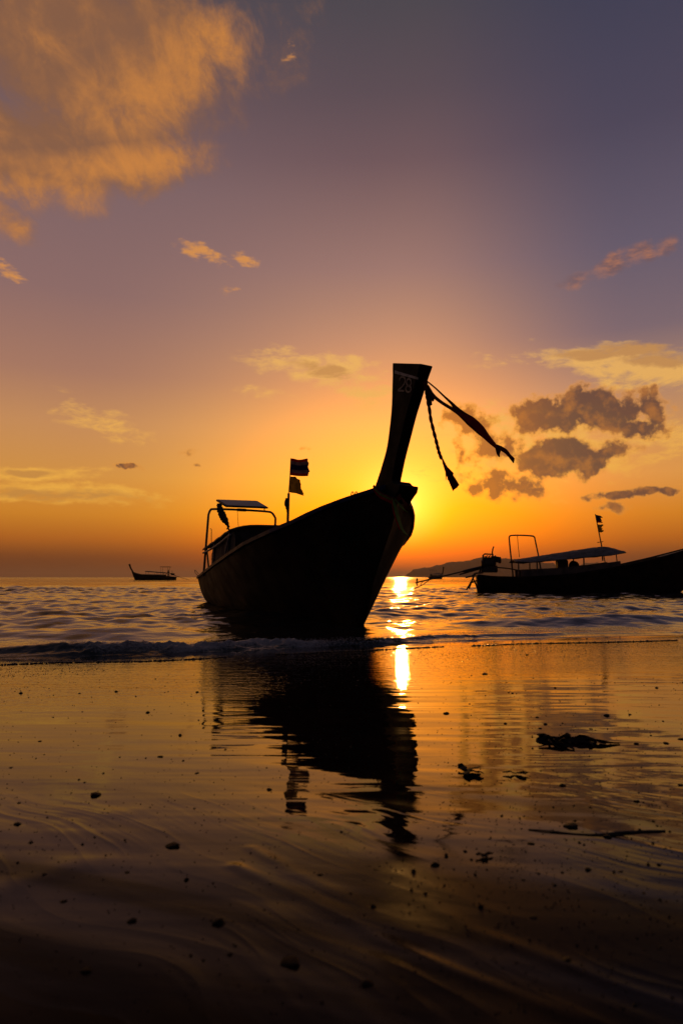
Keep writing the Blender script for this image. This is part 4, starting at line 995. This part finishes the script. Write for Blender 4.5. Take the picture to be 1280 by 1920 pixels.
person(tuple(cpos), 2.02, bl.rotation_euler.z + 3.14)

# ------------------------------------------------------------------ things lying on the sand
def sand_at(px, py):
    o = np.array([0, 0, CAM_Z]); r = ray(px, py); tt = 0.3
    for _ in range(7):
        p = o + r * tt; tt += (float(sand_z(p[0], p[1])) - p[2]) / (r[2] - 0.02)
    return o + r * tt
def rock_mesh(seed, sub=2):
    bm = bmesh.new(); bmesh.ops.create_icosphere(bm, subdivisions=sub, radius=1)
    g = np.random.default_rng(seed); o = g.uniform(0, 50, 3)
    for v in bm.verts:
        a = float(vnoise(np.array([v.co.x * 1.4 + o[0] + v.co.z]), np.array([v.co.y * 1.4 + o[1] - v.co.z * .7]), seed)[0]) + .5 * float(vnoise(np.array([v.co.x * 3.2 + o[2]]), np.array([v.co.y * 3.2 + v.co.z * 2.1]), seed + 3)[0])
        v.co *= 1 + 0.75 * a
    me = bpy.data.meshes.new('pebble'); bm.to_mesh(me); bm.free(); me.materials.append(MAT['stone'])
    me.polygons.foreach_set('use_smooth', [True] * len(me.polygons))
    return me
RM = [rock_mesh(k) for k in range(8)]
def pebble(px, py, w, name, label, cat, group=None, k=None, flat=0.45):
    p = sand_at(px, py); dist = np.linalg.norm(p - np.array([0, 0, CAM_Z])); rad = 0.8 * w / 2 / FPX * dist
    o = bpy.data.objects.new(name, RM[random.randrange(8) if k is None else k]); COL.objects.link(o)
    o.location = (p[0], p[1], float(sand_z(p[0], p[1])) + rad * flat * 0.08); o.scale = (rad, rad * random.uniform(.45, 1.2), rad * flat * random.uniform(.6, 1.4)); o.rotation_euler = (random.uniform(-.15, .15), random.uniform(-.15, .15), random.uniform(0, 6.28))
    return tag(o, label, cat, group)
for px, py, w, lab in [(180, 1490, 24, 'dark lumpy stone alone on the left mid sand below the flags'), (322, 1586, 30, 'dark pointed stone on smooth left sand, largest stone left of the prow reflection'),
                       (410, 1733, 32, 'dark rounded stone with a lit rim in the dim left foreground'), (545, 1806, 44, 'largest dark stone low in the central foreground'),
                       (247, 1728, 24, 'small half sunk stone in the dim left foreground'), (837, 1338, 15, 'dark stone in the bright golden reflection right of the boat'),
                       (1068, 1550, 30, 'dark stone with a bright glint just above the stick'), (1053, 1473, 16, 'round dark stone right of the leafy scrap'),
                       (505, 1481, 14, 'small dark stone beside the flag reflection'), (1275, 1386, 14, 'dark stone at the right frame edge level with the seaweed'),
                       (160, 1821, 20, 'dim stone near the bottom left corner')]:
    pebble(px, py, w, 'stone', lab, 'stone')
small = [(218, 1297, 9), (255, 1306, 6), (277, 1336, 11), (300, 1419, 13), (338, 1379, 13), (370, 1298, 9), (369, 1450, 11), (159, 1467, 10), (33, 1546, 14), (430, 1790, 14), (988, 1228, 9), (908, 1264, 11), (1006, 1345, 9),
         (1022, 1358, 11), (1012, 1366, 8), (947, 1357, 7), (995, 1582, 14), (1138, 1569, 18), (1192, 1395, 10), (1248, 1394, 11), (1136, 1342, 12), (1192, 1503, 14), (1224, 1540, 9), (1103, 1631, 14), (1150, 1636, 9), (1163, 1634, 9),
         (815, 1622, 18), (836, 1605, 16), (775, 1634, 12), (872, 1597, 12), (1276, 1472, 12), (1215, 1622, 8), (1234, 1622, 8), (1107, 1367, 8), (942, 1378, 6), (40, 1300, 8), (75, 1390, 7), (58, 1580, 10), (85, 1640, 12), (240, 1636, 10),
         (150, 1300, 6), (225, 1420, 6), (470, 1600, 9), (640, 1560, 9), (600, 1640, 10), (700, 1700, 14), (900, 1700, 14), (1000, 1720, 16), (1060, 1800, 18), (350, 1650, 12), (120, 1690, 14), (1180, 1340, 7), (1230, 1290, 7), (880, 1320, 6),
         (1040, 1290, 6), (960, 1300, 6), (690, 1845, 22), (500, 1440, 7), (1170, 1560, 9), (1085, 1580, 10), (920, 1560, 8), (940, 1530, 9), (980, 1650, 9), (1040, 1660, 8), (890, 1640, 9), (745, 1600, 9), (20, 1440, 7), (100, 1345, 7)]
for px, py, w in small: pebble(px, py, w, 'pebble', 'small dark pebble scattered on the wet sand', 'pebble', 'pebbles strewn over the wet sand')
gr = random.Random(5)
for k in range(18):
    px = gr.uniform(0, 1280); py = 1290 + 560 * gr.random() ** 1.25; w = gr.uniform(3, 6.5) * (0.5 + (py - 1200) / 480)
    pebble(px, py, w, 'pebble', 'small dark pebble scattered on the wet sand', 'pebble', 'pebbles strewn over the wet sand')
# grit cast over the sand, too small to count
bm_v, bm_f = [], []
tet = [(1, 0, -.3), (-.5, .8, -.3), (-.5, -.8, -.3), (.1, 0, .7)]
NG = 3400
gpx = np.where(rng.random(NG) < 0.45, rng.normal(1020, 170, NG), rng.uniform(-60, 1340, NG)); gpy = np.where(rng.random(NG) < 0.5, rng.normal(1500, 130, NG).clip(1280, 1890), 1262 + 640 * rng.random(NG) ** 1.4)
gdx = (gpx - 640) / FPX; gv = (960 - gpy) / FPX
gry, grz = _cp - gv * _sp, _sp + gv * _cp
gt_ = np.full(NG, 1.0)
for _ in range(7): gt_ = gt_ + (sand_z(gdx * gt_, gry * gt_) - (CAM_Z + grz * gt_)) / (grz - 0.02)
gX, gY = gdx * gt_, gry * gt_; gZ = sand_z(gX, gY)
for k in range(NG):
    rr = gr.uniform(.0010, .0042) * (1.8 if gr.random() < .06 else 1) * (0.6 + gY[k] * .22); a = gr.uniform(0, 6.28); o = len(bm_v)
    for x, y, z in tet: bm_v.append((gX[k] + rr * (x * math.cos(a) - y * math.sin(a)), gY[k] + rr * (x * math.sin(a) + y * math.cos(a)), gZ[k] + rr * z * .7))
    bm_f += [(o, o + 1, o + 3), (o + 1, o + 2, o + 3), (o + 2, o, o + 3), (o, o + 2, o + 1)]
mb = MB(); mb.v = bm_v; mb.f = bm_f; mb.mi = [0] * len(bm_f)
tag(mb.build('sand_grit', MAT['stone']), 'fine dark shell grit strewn over the wet sand', 'grit', kind='stuff')

# stick, seaweed and leaf scraps
mb = MB(); P = [sand_at(x, y) for x, y in [(990, 1556), (1030, 1560), (1075, 1564), (1120, 1566), (1160, 1563), (1200, 1560), (1246, 1559)]]
P = smooth_curve([(p[0], p[1], float(sand_z(p[0], p[1])) + 0.001 + 0.001 * math.sin(i * 2)) for i, p in enumerate(P)], 40)
mb.tube(P, list(np.interp(np.linspace(0, 1, 40), [0, .5, .9, 1], [.0012, .0025, .0034, .0026])), 7)
tw = Vector(P[22]); mb.tube([tw, tw + Vector((.02, -.01, .003)), tw + Vector((.035, -.025, .002))], [.002, .0016, .0008], 5)
tag(mb.build('stick', MAT['stick']), 'long thin dark stick lying on the sand at right', 'stick')
mb = MB(); g = np.random.default_rng(8)
for k in range(15):
    cx, cy = g.uniform(1012, 1118), g.uniform(1381, 1400); p = sand_at(cx, cy); a = g.uniform(0, 6.28); Ls = g.uniform(.04, .15)
    z0 = float(sand_z(p[0], p[1])); n = 9; cv = g.uniform(-2, 2)
    pts = [(p[0] + Ls * (i / n - .5) * math.cos(a + cv * i / n) * 1.2, p[1] + Ls * (i / n - .5) * math.sin(a + cv * i / n), z0 + .003 + .008 * math.sin(i / n * math.pi) * g.uniform(.4, 1.1)) for i in range(n + 1)]
    mb.strip(pts, list(np.interp(np.linspace(0, 1, n + 1), [0, .5, 1], [.005, g.uniform(.009, .02), .003])), (math.sin(a), math.cos(a), .5), .003)
P = [sand_at(1035 + 30 * math.cos(a), 1388 + 7 * math.sin(a)) for a in np.linspace(0.4, 6, 20)]
mb.tube([(p[0], p[1], float(sand_z(p[0], p[1])) + .002) for p in P[3:13]], .003, 6)
tag(mb.build('seaweed_clump', MAT['weed']), 'dark tangled seaweed clump on the right mid sand', 'seaweed')
def scrap(px, py, s, seed, label):
    g = np.random.default_rng(seed); p = sand_at(px, py); mb = MB(); z0 = float(sand_z(p[0], p[1]))
    for k in range(4):
        a = g.uniform(0, 6.28); pts = [(p[0] + s * i / 5 * math.cos(a), p[1] + s * i / 5 * math.sin(a), z0 + .003 + s * .2 * math.sin(i / 5 * 2.4) * g.uniform(.4, 1)) for i in range(6)]
        mb.strip(pts, [.1 * s, .3 * s, .42 * s, .4 * s, .25 * s, .04 * s], (-math.sin(a), math.cos(a), g.uniform(-.4, .4)), .0025)
    tag(mb.build('leaf_scrap', MAT['weed']), label, 'leaf')
scrap(873, 1449, .055, 3, 'curled dark leaf scrap on the sand right of the prow reflection')
scrap(965, 1452, .035, 4, 'small leaf scrap lying left of the round stone on the right sand')
scrap(908, 1606, .018, 6, 'small leaf scrap beside the glinting pebbles in the right foreground')

# ------------------------------------------------------------------ froth: bead lines left by the swash, and spray over the breaker
ico = bmesh.new(); bmesh.ops.create_icosphere(ico, subdivisions=1, radius=1); icv = np.array([v.co[:] for v in ico.verts]); icf = [tuple(v.index for v in f.verts) for f in ico.faces]; ico.free()
def beads(name, pts, label, mat):
    V = np.concatenate([icv * np.array([r, r, r * .7]) + np.array([x, y, z]) for x, y, z, r in pts]); n = len(icv)
    F = [tuple(i + k * n for i in f) for k in range(len(pts)) for f in icf]
    me = bpy.data.meshes.new(name); me.from_pydata(V.tolist(), [], F); me.polygons.foreach_set('use_smooth', [True] * len(F)); me.materials.append(mat)
    o = bpy.data.objects.new(name, me); COL.objects.link(o); return tag(o, label, 'foam', kind='stuff')
g = np.random.default_rng(12); pts = []
bx_ = g.uniform(-3.6, 5.0, 2600); by_ = shore_y(bx_) - 0.76 + 0.16 * fbm(bx_ * .8, bx_ * 0, 3, 91) + np.abs(g.normal(0, .018, 2600))
ok_ = vnoise(bx_ * 3.0, bx_ * 0 + 4., 5) > -0.12; bx_, by_ = bx_[ok_], by_[ok_]
br_ = g.uniform(.003, .009, len(bx_)) * np.where(g.random(len(bx_)) < .1, 1.5, 1); bz_ = sand_z(bx_, by_)
pts = [(x, y, z + r * .4, r) for x, y, z, r in zip(bx_, by_, bz_, br_)]
mfr, tfr, bfr = new_mat('bubble_film'); bfr.inputs['Base Color'].default_value = (.06, .05, .045, 1); bfr.inputs['Roughness'].default_value = .12; bfr.inputs['IOR'].default_value = 1.33
beads('swash_foam', pts, 'thin line of bubbles left on the sand by the last swash', mfr)
# single bubbles riding on the film between the swash line and the wet mirror
NB = 7000
ux = g.uniform(-3.4, 4.6, NB); uy = shore_y(ux) - 0.8 - np.abs(g.normal(0, 0.75, NB)) * g.uniform(0.4, 1.2, NB)
okb = (vnoise(ux * 1.6, uy * 2.6, 15) + 0.4 * vnoise(ux * 6, uy * 9, 16)) > -0.12; ux, uy = ux[okb], uy[okb]
uz = sand_z(ux, uy); ur = g.uniform(.0012, .0042, len(ux))
beads('bubble_froth', [(x, y, z, r) for x, y, z, r in zip(ux, uy, uz, ur)], 'fine bubbles speckling the film of water in front of the wave', mfr)
NS = 2400
sx_ = np.where(g.random(NS) < .8, g.normal(-0.45, 0.8, NS), g.uniform(-3, 4.5, NS)); syb = g.normal(0.0, 0.09, NS)
sy_ = shore_y(sx_) + syb + 0.34 * fbm(sx_ * .8, sx_ * 0, 3, 41)
sz_ = 0.015 + np.abs(g.normal(0, .014, NS)) + 0.02 * np.exp(-(syb / .12) ** 2)
pts = [(x, y, z, r) for x, y, z, r in zip(sx_, sy_, sz_, g.uniform(.0012, .0045, NS))]
beads('wave_spray', pts, 'frothy bubbles tumbling along the small breaking wave in front of the boat', MAT['foam'])

# ------------------------------------------------------------------ haze over the water
HAZE = True
if HAZE:
    mb = MB(); x0, x1, y0, y1, z0, z1 = -26000, 26000, -400, 26500, -6.0, 165.0
    mb.add([(x0, y0, z0), (x1, y0, z0), (x1, y1, z0), (x0, y1, z0), (x0, y0, z1), (x1, y0, z1), (x1, y1, z1), (x0, y1, z1)], [(0, 3, 2, 1), (4, 5, 6, 7), (0, 1, 5, 4), (1, 2, 6, 5), (2, 3, 7, 6), (3, 0, 4, 7)])
    hm = bpy.data.materials.new('haze'); hm.use_nodes = True; hm.node_tree.nodes.clear()
    vo = hm.node_tree.nodes.new('ShaderNodeVolumePrincipled'); vo.inputs['Color'].default_value = (0.9, 0.72, 0.56, 1); vo.inputs['Density'].default_value = 0.00012; vo.inputs['Anisotropy'].default_value = 0.4
    ou = hm.node_tree.nodes.new('ShaderNodeOutputMaterial'); hm.node_tree.links.new(vo.outputs[0], ou.inputs['Volume'])
    hz_ = mb.build('haze', hm); tag(hz_, 'thin warm haze over the water', 'haze', kind='stuff')
